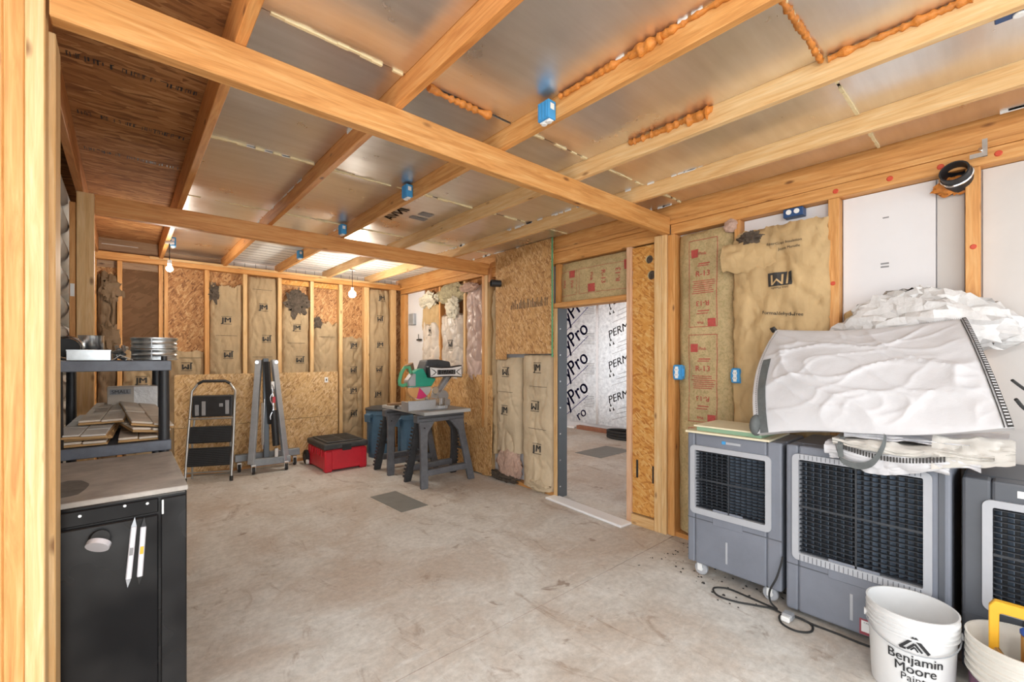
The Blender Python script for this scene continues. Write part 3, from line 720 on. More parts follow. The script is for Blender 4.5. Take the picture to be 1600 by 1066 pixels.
# red printed batts
def oc_print(root, fn, vert=True):
    pass
def red_batt(label, a0, a1, z0, z1, seed, blocks, bul=.10, horizontal=False):
    root, _, hgt, P = batt('insulation_batt', label, 'right', FR, a0, a1, z0, z1, bul, seed, 'kraft_oc', .01, .008, .008, nu=24, nv=60, group='red printed kraft batts')
    F = lambda a, z: P(a, z, hgt(a, z)+.005)
    cm = (a0+a1)/2; hw = .115
    def rect(n, rr): flat(root, n, 'ink_red', F, rr, 8)
    def txt(s, size, ca, cz, flip=False, rot=False, bold=.006):
        sg = -1 if flip else 1
        if rot: fn = lambda x, y: F(ca-y*sg, cz-x*sg)
        else: fn = lambda x, y: F(ca-x*sg, cz+y*sg)
        lettering(s, size, fn, 'ink_red', root, bold=bold)
    if not horizontal:
        rr = random.Random(seed)
        for zt, zb in blocks:
            lw = .0025
            lw = .0042; rect('printed_frame', [(cm-hw, cm-hw+lw, zb, zt), (cm+hw-lw, cm+hw, zb, zt), (cm-hw, cm+hw, zt-lw, zt), (cm-hw, cm+hw, zb, zb+lw)])
            Hh = zt-zb
            rect('printed_square', [(cm+hw-.08, cm+hw-.02, zt-.14, zt-.075)]); txt('Pink', .035, cm+.0, zt-.115)
            rect('printed_rule', [(cm-.06, cm+.03, zt-.20, zt-.192), (cm-.05, cm+.04, zt-.215, zt-.209)])
            txt('R-13', .062, cm, zt-.275)
            lines = []
            for k in range(7):
                z = zt-.335-.016*k; lines.append((cm-hw+.01+rr.uniform(0, .03), cm+hw-.012-rr.uniform(0, .04), z, z+.005))
            rect('printed_lines', lines)
            if Hh > .6:
                txt('R-13', .058, cm, zt-.51, flip=True)
                rect('printed_rule', [(cm-.05, cm+.04, zt-.575, zt-.568), (cm-.04, cm+.05, zt-.595, zt-.589)])
                rect('printed_square', [(cm-hw+.012, cm-hw+.075, zt-.70, zt-.635)]); txt('Pink', .032, cm+.02, zt-.665, flip=True)
    else:
        for (ya, yb) in blocks:
            lw = .003; zt, zb = z1-.10, z0+.06
            rect('printed_frame', [(ya, yb, zt-lw, zt), (ya, yb, zb, zb+lw), (ya, ya+lw, zb, zt), (yb-lw, yb, zb, zt)])
        rect('printed_square', [(2.98, 3.06, z0+.24, z0+.31), (2.72, 2.81, z0+.07, z0+.15), (2.34, 2.40, z0+.24, z0+.33)])
        txt('R-13', .07, 2.62, z0+.2, rot=True); txt('R-13', .07, 2.46, z0+.2, rot=True, flip=True); txt('Pink', .05, 2.76, z0+.22, rot=True); txt('Pink', .05, 3.02, z0+.17, rot=True); txt('Pink', .05, 3.14, z0+.19, rot=True, flip=True)
    return root
red_batt('tall kraft batt with red print between the doorway post and stud', 1.412, 1.872, .06, 2.52, 51, [(2.44, 1.74), (1.68, .98), (.93, .30)])
red_batt('kraft batt with red print lying sideways above the doorway header', 2.34, 3.212, 2.078, 2.492, 52, [(2.36, 2.92), (2.95, 3.19)], bul=.09, horizontal=True)
tuft('pink fibreglass corner showing at the top of the red printed batt', 'fibreglass_pink', (3.47, 1.43, 2.50), (.03, .05, .05), 53, .2)
# large JM batt
big, _, bh, BP = batt('insulation_batt', 'large loose crumpled tan batt with upside down logo above the coolers', 'right', 3.545, .80, 1.40, .2, 2.46, .125, 61, 'kraft_tan', .06, .018, .022, nu=40, nv=80, lsize=.075, logos=[(1.075, 2.04, False, 'jmblock')], pinch=.75)
F = lambda a, z: BP(a, z, bh(a, z)+.006)
lettering('FiberGlass Insulation', .026, lambda x, y: F(1.05-x, 2.29+y), 'ink_dark', big); lettering('Johns Manville', .024, lambda x, y: F(1.02-x, 2.25+y), 'ink_dark', big)
lettering('FormaldehydeFree', .034, lambda x, y: F(1.06-x, 1.80+y-.12*x), 'ink_dark', big, bold=.004)
tuft('grey fluff bursting from the torn top of the large loose batt', 'fibreglass_grey', (3.43, 1.27, 2.36), (.04, .09, .05), 62, .5)
b = B()
def flap(s, t):
    y = 1.46-.36*s; z = 2.14+.20*t-.05*s*(1-t)+.02*nz(s*6, t*4)
    return (3.40-.045*math.sin(PI*t)*(1-.5*s)-.02*nz(s*5, t*5, 3)+.03*s, y, z)
b.grid(flap, 18, 12); b.v += [(x+.012, y, z) for x, y, z in b.v]; n0 = len(b.v)//2; b.f += [tuple(i+n0 for i in q[::-1]) for q in b.f]
tag(b.build('paper_flap', 'kraft_tan', None, smooth=1.0), 'folded kraft paper flap lapping over the stud beside the large batt', 'paper')
batt('insulation_batt', 'small kraft piece showing behind the white bags', 'right', 3.545, .52, .74, 1.2, 1.83, .09, 63, 'kraft_tan', .06, .02, .02, nu=14, nv=20)

# ================================================================== THINGS
# ---------------------------------------------------------------- light bulbs
def bulb(label, loc, power, r, ztop):
    t = thing('light_bulb', label, 'light bulb', loc, group='bare hanging bulbs')
    dz = ztop-loc[2]
    B().cyl((0, 0, dz-.018), (0, 0, dz), .04, n=18).build('ceiling_rose', 'white_plastic', t, smooth=True)
    B().cyl((0, 0, .085), (0, 0, dz-.017), .004, n=8).build('hanging_cord', 'ink_dark', t, smooth=True)
    B().cyl((0, 0, .035+r*.4), (0, 0, .09), .018, n=14).build('socket', 'white_plastic', t, smooth=True)
    b = B(); b.lathe([(0, -r)]+[(r*math.sin(a), -r*math.cos(a)) for a in [.26*i for i in range(1, 11)]]+[(.014, r*1.15), (.013, r*1.4), (0, r*1.4)], n=22)
    b.build('bulb_glass', 'bulb_glow', t, smooth=True)
    l = bpy.data.lights.new('bulb_light', 'POINT'); l.energy = power; l.shadow_soft_size = r; l.color = (1, .93, .82)
    o = bpy.data.objects.new('bulb_light', l); COL.objects.link(o); o.parent = t; o.location = (0, 0, -r-.03)
bulb('glowing bare bulb hanging near the right back corner', (2.300, 5.88, 2.345), 20, .048, 2.68)
bulb('glowing bulb hanging below the blue box on the first rafter', (.345, 5.72, 2.405), 11, .03, 2.68)
bulb('added unseen fill bulb behind the camera over the front of the room', (.35, -.55, 2.42), 30, .04, 2.785)  # added lamp, lifts posts and beams from the camera side
bulb('added unseen fill bulb in the next room out of sight of the doorway', (4.35, 5.7, 2.45), 34, .035, 2.872)  # added lamp, brightens the next room's floor and foil wall

# ---------------------------------------------------------------- electrical boxes
def ebox(label, loc, kind, rz=0.0, group='blue electrical boxes'):
    t = thing('electrical_box', label, 'electrical box', loc, rz=rz, group=group)
    w, d, h = .052, .075, .09
    b = B(); b.box(-w/2, w/2, -d/2, d/2, -h/2, h/2)
    for k in range(-1, 2): b.box(-w/2-.003, -w/2+.001, k*.022-.004, k*.022+.004, -h/2+.006, h/2-.006)
    b.build('box_body', 'blue_box', t, bevel=.003)
    if kind == 'down':
        bx('outlet_face', 'white_plastic', t, -.017, .017, -.034, .034, -h/2-.007, -h/2-.0005, bevel=.003)
        for s in (-1, 1): B().cyl((0, s*.017, -h/2-.007), (0, s*.017, -h/2-.012), .014, n=12).build('socket', 'white_plastic', t)
        bx('paper_label', 'white_plastic', t, -.013, .013, -d/2-.0012, -d/2-.0002, .0, .03)
    return t
GC = 'blue boxes screwed to the rafters'
ebox('large blue ceiling box nearest the camera on the third rafter', (RX[2]-.047, 1.535, 2.715), 'down', group=GC)
ebox('blue ceiling box on the third rafter between the two beams', (RX[2]-.047, 2.975, 2.725), 'down', group=GC)
ebox('blue ceiling box on the third rafter just before the far beam', (RX[2]-.047, 4.27, 2.725), 'down', group=GC)
ebox('round looking blue ceiling box beyond the far beam', (RX[2]-.047, 5.647, 2.725), 'down', group=GC)
ebox('small blue box on the first rafter above the hanging bulb', (RX[0]+.047, 5.80, 2.70), 'down', group=GC)
def wbox(label, loc, s=1.0):
    t = thing('wall_outlet_box', label, 'electrical box', loc, group='blue outlet boxes on the right wall studs')
    b = B(); b.box(-.03, .05, -.033*s, .033*s, -.055*s, .055*s); b.box(-.006, .004, -.05*s, .05*s, -.03*s, .03*s)
    b.box(-.010, .0, -.036*s, .036*s, -.062*s, .062*s); b.build('box_body', 'blue_box', t, bevel=.003)
    for s2 in (-1, 1): B().cyl((-.031, 0, s2*.021*s), (-.040, 0, s2*.021*s), .017*s, n=16).build('socket', 'white_plastic', t)
    bx('outlet_face', 'white_plastic', t, -.037, -.0305, -.012*s, .012*s, -.048*s, .048*s)
    b = B()
    for s2 in (-1, 1):
        for k in (-1, 1): b.box(-.0412, -.0402, k*.006*s-.0015, k*.006*s+.0015, s2*.021*s-.003, s2*.021*s+.006)
    b.build('slot', 'ink_black', t)
    return t
wbox('blue outlet box with white sockets on the doorway post', (3.43, 1.83, 1.374))
wbox('blue outlet box on the stud between the printed and loose batts', (3.43, 1.37, 1.361), .9)
t = thing('junction_box', 'dark blue outlet box lying sideways under the right wall top plate', 'electrical box', (3.50, 1.015, 2.50))
bx('box_body', 'blue_dark', t, -.03, .045, -.06, .06, -.028, .030, bevel=.003)
for k in (-1, 1): B().cyl((-.031, k*.024, .004), (-.038, k*.024, .004), .017, n=14).build('socket', 'white_plastic', t)
t = thing('ceiling_outlet', 'blue outlet with white sockets under the fourth rafter at the right edge', 'electrical box', (2.320, .0, 2.690))
bx('box_body', 'blue_dark', t, -.022, .022, -.05, .05, -.004, .07, bevel=.003)
for k in (-1, 1): B().cyl((0, -.03+k*.021, -.005), (0, -.03+k*.021, -.012), .016, n=14).build('socket', 'white_plastic', t)

# ---------------------------------------------------------------- pipes
def pipe(label, c, axis, r, L, foamy=True, hanger=False):
    t = thing('vent_pipe', label, 'pipe', c)
    a = Vector(axis).normalized(); p1 = a*L
    b = B(); n = 24; u = a.orthogonal().normalized(); v = a.cross(u)
    ring = lambda d, rr: [a*d+(u*math.cos(2*PI*i/n)+v*math.sin(2*PI*i/n))*rr for i in range(n)]
    rings = [ring(-L, r), ring(0, r), ring(0, r*.88), ring(-L*.9, r*.88)]
    b.add(sum(rings, []), [(k*n+i, k*n+(i+1) % n, (k+1)*n+(i+1) % n, (k+1)*n+i) for k in range(3) for i in range(n)]); b.build('pipe_wall', 'black_plastic', t, smooth=True)
    B().cyl(a*(-L*.9), a*(-L*.88), r*.88, n=20).build('pipe_floor', 'ink_black', t)
    if hanger:
        b = B(); b.tube([a*(-L*.35)+(u*math.cos(2*PI*i/24)+v*math.sin(2*PI*i/24))*(r+.003) for i in range(24)], .006, 6, closed=True); b.build('clamp_band', 'chrome', t, smooth=True)
        bx('hanger_strap', 'galvanised', t, -.01, .004, -.125, -.105, .04, .13); bx('hanger_tab', 'galvanised', t, -.012, .0, -.125, -.06, .04, .062)
        B().cyl((-.01, -.10, .075), (-.03, -.10, .075), .008, n=10).build('bolt', 'chrome', t)
        b = B()
        def fn(uu, vv):
            th = 2*PI*uu; ph = PI*vv; d = Vector((math.sin(ph)*math.cos(th), math.sin(ph)*math.sin(th), math.cos(ph)))
            k = 1+.5*noise.noise(d*3)+.25*noise.noise(d*9)
            return (.10+d.x*.03*k, .0+d.y*.085*k, -.055+d.z*.045*k)
        b.grid(fn, 22, 14); b.build('foam_collar', 'foam_orange', t, smooth=1.0, doubles=True)
    return t
pipe('black vent pipe with steel hanger and orange foam on the right wall', (3.40, .222, 2.515), (-1, .15, .35), .062, .13, hanger=True)
pipe('short black pipe stub beside the far beam post', (3.335, 4.19, 2.395), (-.9, .35, 0), .042, .12)

# ---------------------------------------------------------------- black cabinet
cab = thing('storage_cabinet', 'glossy black metal cabinet with a dusty top at the left front', 'cabinet', (-.02, 2.62, 0))
x0, x1, y0, y1, zt = -.225, .208, -.42, .42, .965
b = B(); b.box(x0, x1, y0, y1, 0, zt); b.build('body', 'cabinet_black', cab, bevel=.006, seg=2)
b = B(); b.box(x0-.004, x1+.004, y0-.006, y1+.004, zt+.001, zt+.021); b.build('top', 'dusty_top', cab, grain='x', bevel=.003)
pn = bx('side_panel', 'cabinet_black', cab, x0+.03, x1-.09, y0-.012, y0-.0005, .05, zt-.075, bevel=.004)
bx('corner_stile', 'cabinet_black', cab, x1-.082, x1-.002, y0-.012, y0-.0005, .02, zt-.015, bevel=.003)
bx('head_rail', 'cabinet_black', cab, x0+.01, x1-.09, y0-.009, y0-.0005, zt-.066, zt-.012, bevel=.003)
bx('corner_clip', 'chrome', cab, x1-.080, x1-.074, y0-.016, y0-.012, zt-.075, zt-.02)
b = B()
for (sx, sz) in ((-.10, zt-.03), (.02, zt-.02), (.085, zt-.025)): b.cyl((sx, y0-.0095, sz), (sx, y0-.013, sz), .005, n=8)
b.build('screw', 'chrome', cab)
b = B(); pl = [(-.15+.062*math.cos(a)*(1+.18*nz(math.cos(a)*2, math.sin(a)*2)), y0+.24+.15*math.sin(a)*(1+.18*nz(math.cos(a)*2, math.sin(a)*2, 4))) for a in [2*PI*i/26 for i in range(26)]]
b.prism(pl, 'z', zt+.0212, zt+.0217); b.build('dust_smudge', 'smudge', cab)
def pencil(label, x, ztop, zbot, tilt, tip, mark):
    t = thing('marker_pencil', label, 'pencil', (x, 2.62+y0-.0205, 0), group='silver pencils held on the cabinet side')
    L = ztop-zbot; m = Matrix.Translation((0, 0, (ztop+zbot)/2)) @ Matrix.Rotation(tilt, 4, 'Y')
    b = B(); b.box(-.0085, .0085, -.005, .005, -L/2+.03, L/2-.035, m); b.build('barrel', 'pencil_silver', t, bevel=.003)
    b = B(); b.add([m @ Vector(p) for p in ((-.008, -.004, L/2-.035), (.008, -.004, L/2-.035), (.008, .004, L/2-.035), (-.008, .004, L/2-.035), (0, 0, L/2))], [(0, 1, 4), (1, 2, 4), (2, 3, 4), (3, 0, 4), (0, 3, 2, 1)]); b.build('tip', tip, t)
    b = B(); b.add([m @ Vector(p) for p in ((-.007, -.004, -L/2+.03), (.007, -.004, -L/2+.03), (.007, .004, -L/2+.03), (-.007, .004, -L/2+.03), (0, 0, -L/2))], [(0, 1, 4), (1, 2, 4), (2, 3, 4), (3, 0, 4), (0, 3, 2, 1)]); b.build('end', 'steel_grey' if tip != 'ink_black' else 'rubber', t)
    b = B(); b.box(-.005, .005, -.0062, -.0052, -.01, .018, m); b.build('mark', mark, t)
pencil('silver flat pencil with a pointed grey end on the black cabinet', .018, .900, .640, .08, 'steel_grey', 'ink_grey')
pencil('silver marker with a dark tip and yellow mark on the black cabinet', .048, .893, .640, .06, 'ink_black', 'yellow_tool')
t = thing('magnet_knob', 'round steel magnet knob stuck on the black cabinet side', 'magnet', (-.070, 2.62+y0-.013, .845))
B().cyl((0, 0, 0), (.004, -.022, .006), .030, .026, n=18).build('stem', 'rubber', t, smooth=True)
B().cyl((.002, -.024, -.010), (-.004, -.036, -.022), .034, .034, n=24).build('knob', 'pencil_silver', t, smooth=True)

# ---------------------------------------------------------------- plastic shelf
SX0, SX1, SY0, SY1 = -.285, .195, 3.10, 3.98
sh = thing('plastic_shelf', 'dark grey plastic shelving unit behind the black cabinet', 'shelf', ((SX0+SX1)/2, (SY0+SY1)/2, 0))
hx, hy = (SX1-SX0)/2, (SY1-SY0)/2
for z in (.15, .58, .985, 1.425):
    b = B(); b.box(-hx+.012, hx-.012, -hy+.012, hy-.012, z+.012, z+.05)
    b.box(-hx, hx, -hy, -hy+.022, z, z+.055); b.box(-hx, hx, hy-.022, hy, z, z+.055); b.box(-hx, -hx+.022, -hy+.0225, hy-.0225, z, z+.055); b.box(hx-.022, hx, -hy+.0225, hy-.0225, z, z+.055)
    b.build('shelf_tray', 'shelf_plastic', sh, bevel=.003)
for sx in (-1, 1):
    for sy in (-1, 1):
        b = B()
        for (za, zb) in ((0, .15), (.205, .58), (.635, .985), (1.04, 1.425)):
            b.cyl((sx*(hx-.03), sy*(hy-.035), za), (sx*(hx-.03), sy*(hy-.035), zb), .026, .023, n=16)
        b.cyl((sx*(hx-.03), sy*(hy-.035), 1.46), (sx*(hx-.03), sy*(hy-.035), 1.505), .014, n=14)
        b.build('leg', 'black_plastic', sh, smooth=True)
ZT = 1.481
# items on top tier
t = thing('duct_coil', 'silver foil flexible duct end at the left of the top shelf', 'duct', (-.235, 3.42, ZT))
b = B(); n = 26; m = 10
def duct(u, v):
    th = 2*PI*u; k = .062+.006*math.sin(v*2*PI*7)+.004*nz(u*9, v*9)
    return (math.cos(th)*k, -.09+.2*v, .068+math.sin(th)*k)
b.grid(duct, 30, 42); b.build('duct_wall', 'aluminium', t, smooth=1.0, doubles=True)
B().cyl((0, -.05, .068), (0, -.045, .068), .052, n=20).build('duct_inner', 'ink_black', t)
t = thing('duct_collar_small', 'small shiny round duct collar on the tray, top shelf', 'duct', (-.145, 3.50, ZT+.062))
b = B(); b.lathe_open([(.052, 0), (.055, .004), (.055, .075), (.057, .08), (.053, .08), (.052, .005)], n=36); b.build('collar_wall', 'aluminium', t, smooth=True)
t = thing('metal_tray', 'folded sheet metal tray at the front of the top shelf', 'tray', (-.14, 3.28, ZT))
b = B(); b.box(-.085, .085, -.10, .12, 0, .002); b.box(-.085, .085, -.10, -.098, 0, .055); b.box(-.085, -.083, -.10, .12, 0, .055); b.box(.083, .085, -.10, .12, 0, .055); b.box(-.085, .085, .118, .12, 0, .055); b.build('tray_wall', 'galvanised', t)
b = B(); b.box(-.085, .085, -.108, -.101, .05, .056); b.build('rolled_lip', 'galvanised', t)
t = thing('scrap_fittings', 'small crumpled metal fittings beside the tray on the top shelf', 'scrap metal', (-.02, 3.50, ZT))
for k in range(3):
    b = B(); rr = random.Random(k)
    b.tube([(rr.uniform(-.03, .03), rr.uniform(-.05, .05), .012+.012*i+rr.uniform(-.01, .01)) for i in range(6)], .011, 8); b.build('fitting', 'galvanised', t, smooth=True)
t = thing('flashing_strip', 'bent pale flashing strip at the front of the top shelf', 'flashing', (-.012, 3.22, ZT))
b = B(); b.prism([(-.042, 0), (-.006, .032), (.046, .004), (.046, .001), (-.006, .028), (-.039, -.0)], 'y', -.06, .06); b.build('strip', 'bag_cream', t)
for k, lab in enumerate(('lower ribbed galvanised duct ring on the top shelf', 'upper galvanised duct ring stacked on another, top shelf')):
    t = thing('duct_ring', lab, 'duct', (.135, 3.42, ZT+k*.068), group='galvanised duct rings on the top shelf')
    b = B(); r = .107
    b.lathe_open([(r, .0), (r+.004, .003), (r+.004, .010), (r, .013), (r, .024), (r+.003, .030), (r, .036), (r, .05), (r+.005, .056), (r+.005, .064), (r-.004, .067), (r-.006, .06), (r-.006, .004)], n=48); b.build('ring_wall', 'galvanised', t, smooth=.9)
    bx('seam', 'steel_grey', t, -.02, -.016, -r-.006, -r-.001, .004, .062)
# siding panels on the lower tier
ZL = 1.041
def siding(label, c, L, Wd, rz, tilt, roll, mat, sc=3):
    t = thing('siding_panel', label, 'siding panel', c, rot=(tilt, roll, rz), group='stone look siding panels on the lower shelf')
    th = .022; b = B(); b.box(-Wd/2, Wd/2, -L/2, L/2, 0, th*.55); b.build('backing', 'siding_tan' if mat != 'siding_tan' else mat, t, bevel=.002)
    k = 0
    rr = random.Random(len(label)*7+int(c[2]*1000))
    rows = 2
    for r_ in range(rows):
        xa = -Wd/2+Wd*r_/rows; xb = xa+Wd/rows-.004; y = -L/2-(.012 if r_ else -.006)
        while y < L/2-.02:
            l = min(rr.uniform(.14, .26), L/2-y)
            bx('stone_face', mat, t, xa, xb, y, y+l-.005, th*.56, th*rr.uniform(.9, 1.15), bevel=.003); y += l
    return t
siding('lowest stone look panel at the left of the lower shelf', (-.145, 3.50, ZL), .70, .19, -.05, 0, 0, 'siding_stone')
siding('lowest stone look panel at the right of the lower shelf', (.065, 3.50, ZL), .70, .17, -.02, 0, 0, 'siding_stone')
siding('tan backed panel under the white edged one on the lower shelf', (-.13, 3.48, ZL+.030), .66, .19, -.04, 0, .0, 'siding_tan')
siding('white edged stone look panel on the left heap of the lower shelf', (-.14, 3.46, ZL+.062), .70, .20, -.08, .05, .02, 'siding_white')
siding('stone look panel bridging the middle of the lower shelf heap', (.04, 3.50, ZL+.062), .70, .17, .22, .06, .14, 'siding_stone')
siding('topmost stone look panel tilted to the right on the lower shelf', (.09, 3.50, ZL+.105), .68, .19, .10, .10, .18, 'siding_stone')
siding('stone look panel lying across the back of the lower shelf heap', (-.07, 3.62, ZL+.115), .55, .19, -.10, .10, -.02, 'siding_stone')
t = thing('carton', 'plastic wrapped carton marked SMAL at the back of the lower shelf', 'box', (.045, 3.86, ZL+.002))
bx('carton_body', 'cardboard', t, -.13, .12, -.05, .07, 0, .265, bevel=.004)
bx('wrap_glare', 'poly_sheet', t, .0, .121, -.0515, -.0505, .02, .262)
bx('label_patch', 'ink_grey', t, -.118, -.015, -.0515, -.0505, .215, .248); lettering('SMALL', .030, lambda x, y: (-.066+x, -.0522, .231+y), 'ink_black', t, bold=.004)
t = thing('paint_roller', 'red handled tool with white top standing behind the shelf', 'tool', (-.265, 4.12, 0))
B().cyl((0, 0, 0), (.0, 0, 1.13), .017, n=10).build('shaft', 'redwood', t, smooth=True); B().cyl((0, 0, 1.14), (-.01, 0, 1.36), .02, .010, n=10).build('top', 'white_plastic', t, smooth=True)

# ---------------------------------------------------------------- step ladder
lad = thing('step_ladder', 'folded grey metal step ladder with black treads and tool tray', 'ladder', (.75, 6.36, 0), rz=math.atan2(-.20, .43))
wl = .24; H = 1.21; ln = lambda z: .20*z/H        # leans back
def lt(name, pts, r, mat='ladder_metal', n=8): return B().tube(pts, r, n).build(name, mat, lad, smooth=True)
for s in (-1, 1):
    lt('side_rail', [(s*wl, ln(.03), .03), (s*wl, ln(.5), .5), (s*wl*.97, ln(.98), .98)], .014)
    lt('foot', [(s*wl, 0, .004), (s*wl, ln(.06), .06)], .019, 'rubber')
    lt('rear_leg', [(s*wl*.86-.03, .20, .01), (s*wl*.86-.03, .20, .45), (s*wl*.86, ln(.9)+.06, .86)], .012)
lt('handle_bow', [(-wl*.97, ln(.97), .97), (-wl*.97, ln(1.1), 1.08), (-wl*.72, ln(1.17), 1.17), (-wl*.5, ln(1.2), 1.20), (wl*.5, ln(1.2), 1.20), (wl*.72, ln(1.17), 1.17), (wl*.97, ln(1.1), 1.08), (wl*.97, ln(.97), .97)], .014)
lt('handle_grip', [(-wl*.72, ln(1.17), 1.17), (-wl*.5, ln(1.2), 1.202), (wl*.5, ln(1.2), 1.202), (wl*.72, ln(1.17), 1.17)], .018, 'black_plastic')
lt('cross_rail', [(-wl, ln(.75)-.012, .75), (wl, ln(.75)-.012, .75)], .011)
lt('cross_rail', [(-wl, ln(.12), .12), (wl, ln(.12), .12)], .010)
lt('rear_cross_rail', [(-wl*.9-.03, .20, .05), (wl*.8, .20, .05)], .010)
for (za, zb) in ((.20, .41), (.47, .66)):
    b = B(); b.prism([(ln(za)-.035, za), (ln(za)-.005, za-.012), (ln(zb)+.02, zb-.01), (ln(zb)-.01, zb)], 'x', -wl+.018, wl-.018); tr = b.build('tread', 'black_plastic', lad, bevel=.006)
    b = B()
    for k in range(9): b.box(-wl+.03, wl-.03, ln(za+.02*k)-.0375+.004*k*.5, ln(za+.02*k)-.034+.004*k*.5, za+.015+.02*k, za+.022+.02*k)
    b.build('grip_rib', 'dark_plastic', tr)
b = B(); b.prism([(ln(.77)-.02, .77), (ln(.77)+.03, .77), (ln(1.03)+.03, 1.03), (ln(1.03)-.02, 1.03)], 'x', -wl+.025, wl-.025); tray = b.build('tool_tray', 'black_plastic', lad, bevel=.012, seg=2)
for (x, za, zb) in ((-.155, .79, .92), (-.085, .79, .96), (.095, .89, .93), (.165, .80, .97)):
    bx('tool_slot', 'steel_grey', tray, x-.02, x+.02, ln(za)-.028, ln(za)-.016, za, zb, bevel=.003)

# ---------------------------------------------------------------- folded engine hoist
ho = thing('engine_hoist', 'folded grey steel engine hoist on casters by the back wall', 'hoist', (1.43, 6.50, 0), rz=-.06)
def beamlike(name, p0, p1, wx, wy, mat, parent, bev=.004):
    p0, p1 = Vector(p0), Vector(p1); d = p1-p0; L = d.length; q = d.to_track_quat('Z', 'Y').to_matrix().to_4x4()
    return B().box(-wx/2, wx/2, -wy/2, wy/2, 0, L, Matrix.Translation(p0) @ q).build(name, mat, parent, bevel=bev)
beamlike('leg_channel', (-.215, -.10, .13), (-.10, .10, 1.46), .075, .05, 'steel_grey', ho)
beamlike('leg_channel', (.185, -.10, .13), (.075, .10, 1.46), .075, .05, 'steel_grey', ho)
beamlike('mast', (-.03, .0, .10), (-.03, .06, 1.48), .065, .065, 'steel_dark', ho)
beamlike('boom', (.02, -.05, .62), (-.025, -.02, 1.44), .05, .06, 'black_plastic', ho)
bx('base_bar', 'steel_paint', ho, -.37, .40, .10, .18, .14, .23, bevel=.005)
bx('front_bar', 'steel_paint', ho, -.22, .24, -.12, -.05, .10, .19, bevel=.005)
B().cyl((.07, -.10, .34), (.045, -.07, .80), .042, n=16).build('hydraulic_ram', 'black_plastic', ho, smooth=True)
B().cyl((.045, -.07, .80), (.03, -.06, 1.10), .018, n=12).build('ram_rod', 'chrome', ho, smooth=True)
bx('ram_foot', 'chrome', ho, .045, .09, -.135, -.07, .19, .31, bevel=.005)
B().cyl((-.075, -.03, .3), (-.055, -.03, .95), .010, n=10).build('pump_handle', 'chrome', ho, smooth=True)
bx('warning_label', 'white_plastic', ho, .012, .05, -.098, -.094, 1.08, 1.18); bx('warning_label', 'red_plastic', ho, .03, .062, -.098, -.094, .90, .98)
bx('cardboard_tag', 'cardboard', ho, -.09, -.055, -.02, -.01, .35, .9)
B().tube([(.02+.02*math.sin(i*.9), -.10, 1.14-.035*i) for i in range(14)], .006, 6).build('lift_chain', 'chrome', ho, smooth=True)
for (x, z) in ((-.13, 1.43), (.10, 1.43)): B().cyl((x+.0, .06, z), (x, .15, z), .022, n=14).build('pivot_pin', 'chrome', ho, smooth=True)
for (x, y, r) in ((-.19, -.10, .043), (.19, -.10, .043), (-.32, .14, .055), (.34, .14, .05)):
    c = thing('caster', None, None, (0, 0, 0)); bpy.data.objects.remove(c)
    wh = B().cyl((x-.016, y, r), (x+.016, y, r), r, n=20).build('caster_wheel', 'rubber', ho, bevel=.004)
    B().cyl((x-.018, y, r), (x+.018, y, r), r*.5, n=16).build('hub', 'steel_grey', wh)
    b = B(); b.box(x-.024, x-.019, y-.02, y+.02, r-.008, .125); b.box(x+.019, x+.024, y-.02, y+.02, r-.008, .125); b.box(x-.024, x+.024, y-.025, y+.025, .105, .125); b.build('caster_fork', 'chrome', ho)

# ---------------------------------------------------------------- red tool box
tb = thing('rolling_toolbox', 'red plastic rolling tool box with dusty black lid on the floor', 'tool box', (2.215, 6.22, 0))
b = B(); b.prism([(-.27, -.355), (.27, -.355), (.285, .33), (-.285, .33)], 'z', .02, .29); b.build('bin', 'red_plastic', tb, bevel=.02, seg=2)
for s in (-1, 1):
    for k, (xa, xb) in enumerate(((-.28, -.18), (.18, .28))):
        bx('corner_foot', 'red_plastic', tb, xa if s < 0 else xa, xb, -.365 if s < 0 else .26, -.27 if s < 0 else .34, 0, .28, bevel=.015)
bx('lid', 'dusty_black', tb, -.295, .295, -.375, .345, .292, .37, bevel=.022, seg=2)
bx('lid_panel', 'dusty_black', tb, -.24, .24, -.31, .28, .371, .388, bevel=.008)
for xa, xb, ya, yb in ((-.20, -.02, -.27, -.05), (.02, .20, -.27, -.05), (-.20, -.02, .02, .24), (.02, .20, .02, .24)):
    bx('lid_recess', 'rubber', tb, xa, xb, ya, yb, .3885, .393, bevel=.002)
for y in (-.28, -.20, -.12, -.04, .06, .14): bx('latch_rib', 'red_plastic', tb, -.300, -.284, y, y+.03, .20, .288, bevel=.004)
bx('front_latch', 'rubber', tb, -.06, .06, -.385, -.376, .27, .35, bevel=.004)
for s in (-1, 1):
    wh = B().cyl((s*.30-.02, .34, .10), (s*.30+.02, .34, .10), .10, n=24).build('wheel', 'rubber', tb, bevel=.008)
    B().cyl((s*.30-.022, .34, .10), (s*.30+.022, .34, .10), .045, n=16).build('hub', 'dark_plastic', wh)
b = B(); b.cyl((-.33, .24, .05), (-.30, .24, .05), .03, n=12); b.build('axle_cap', 'white_plastic', tb, smooth=True)

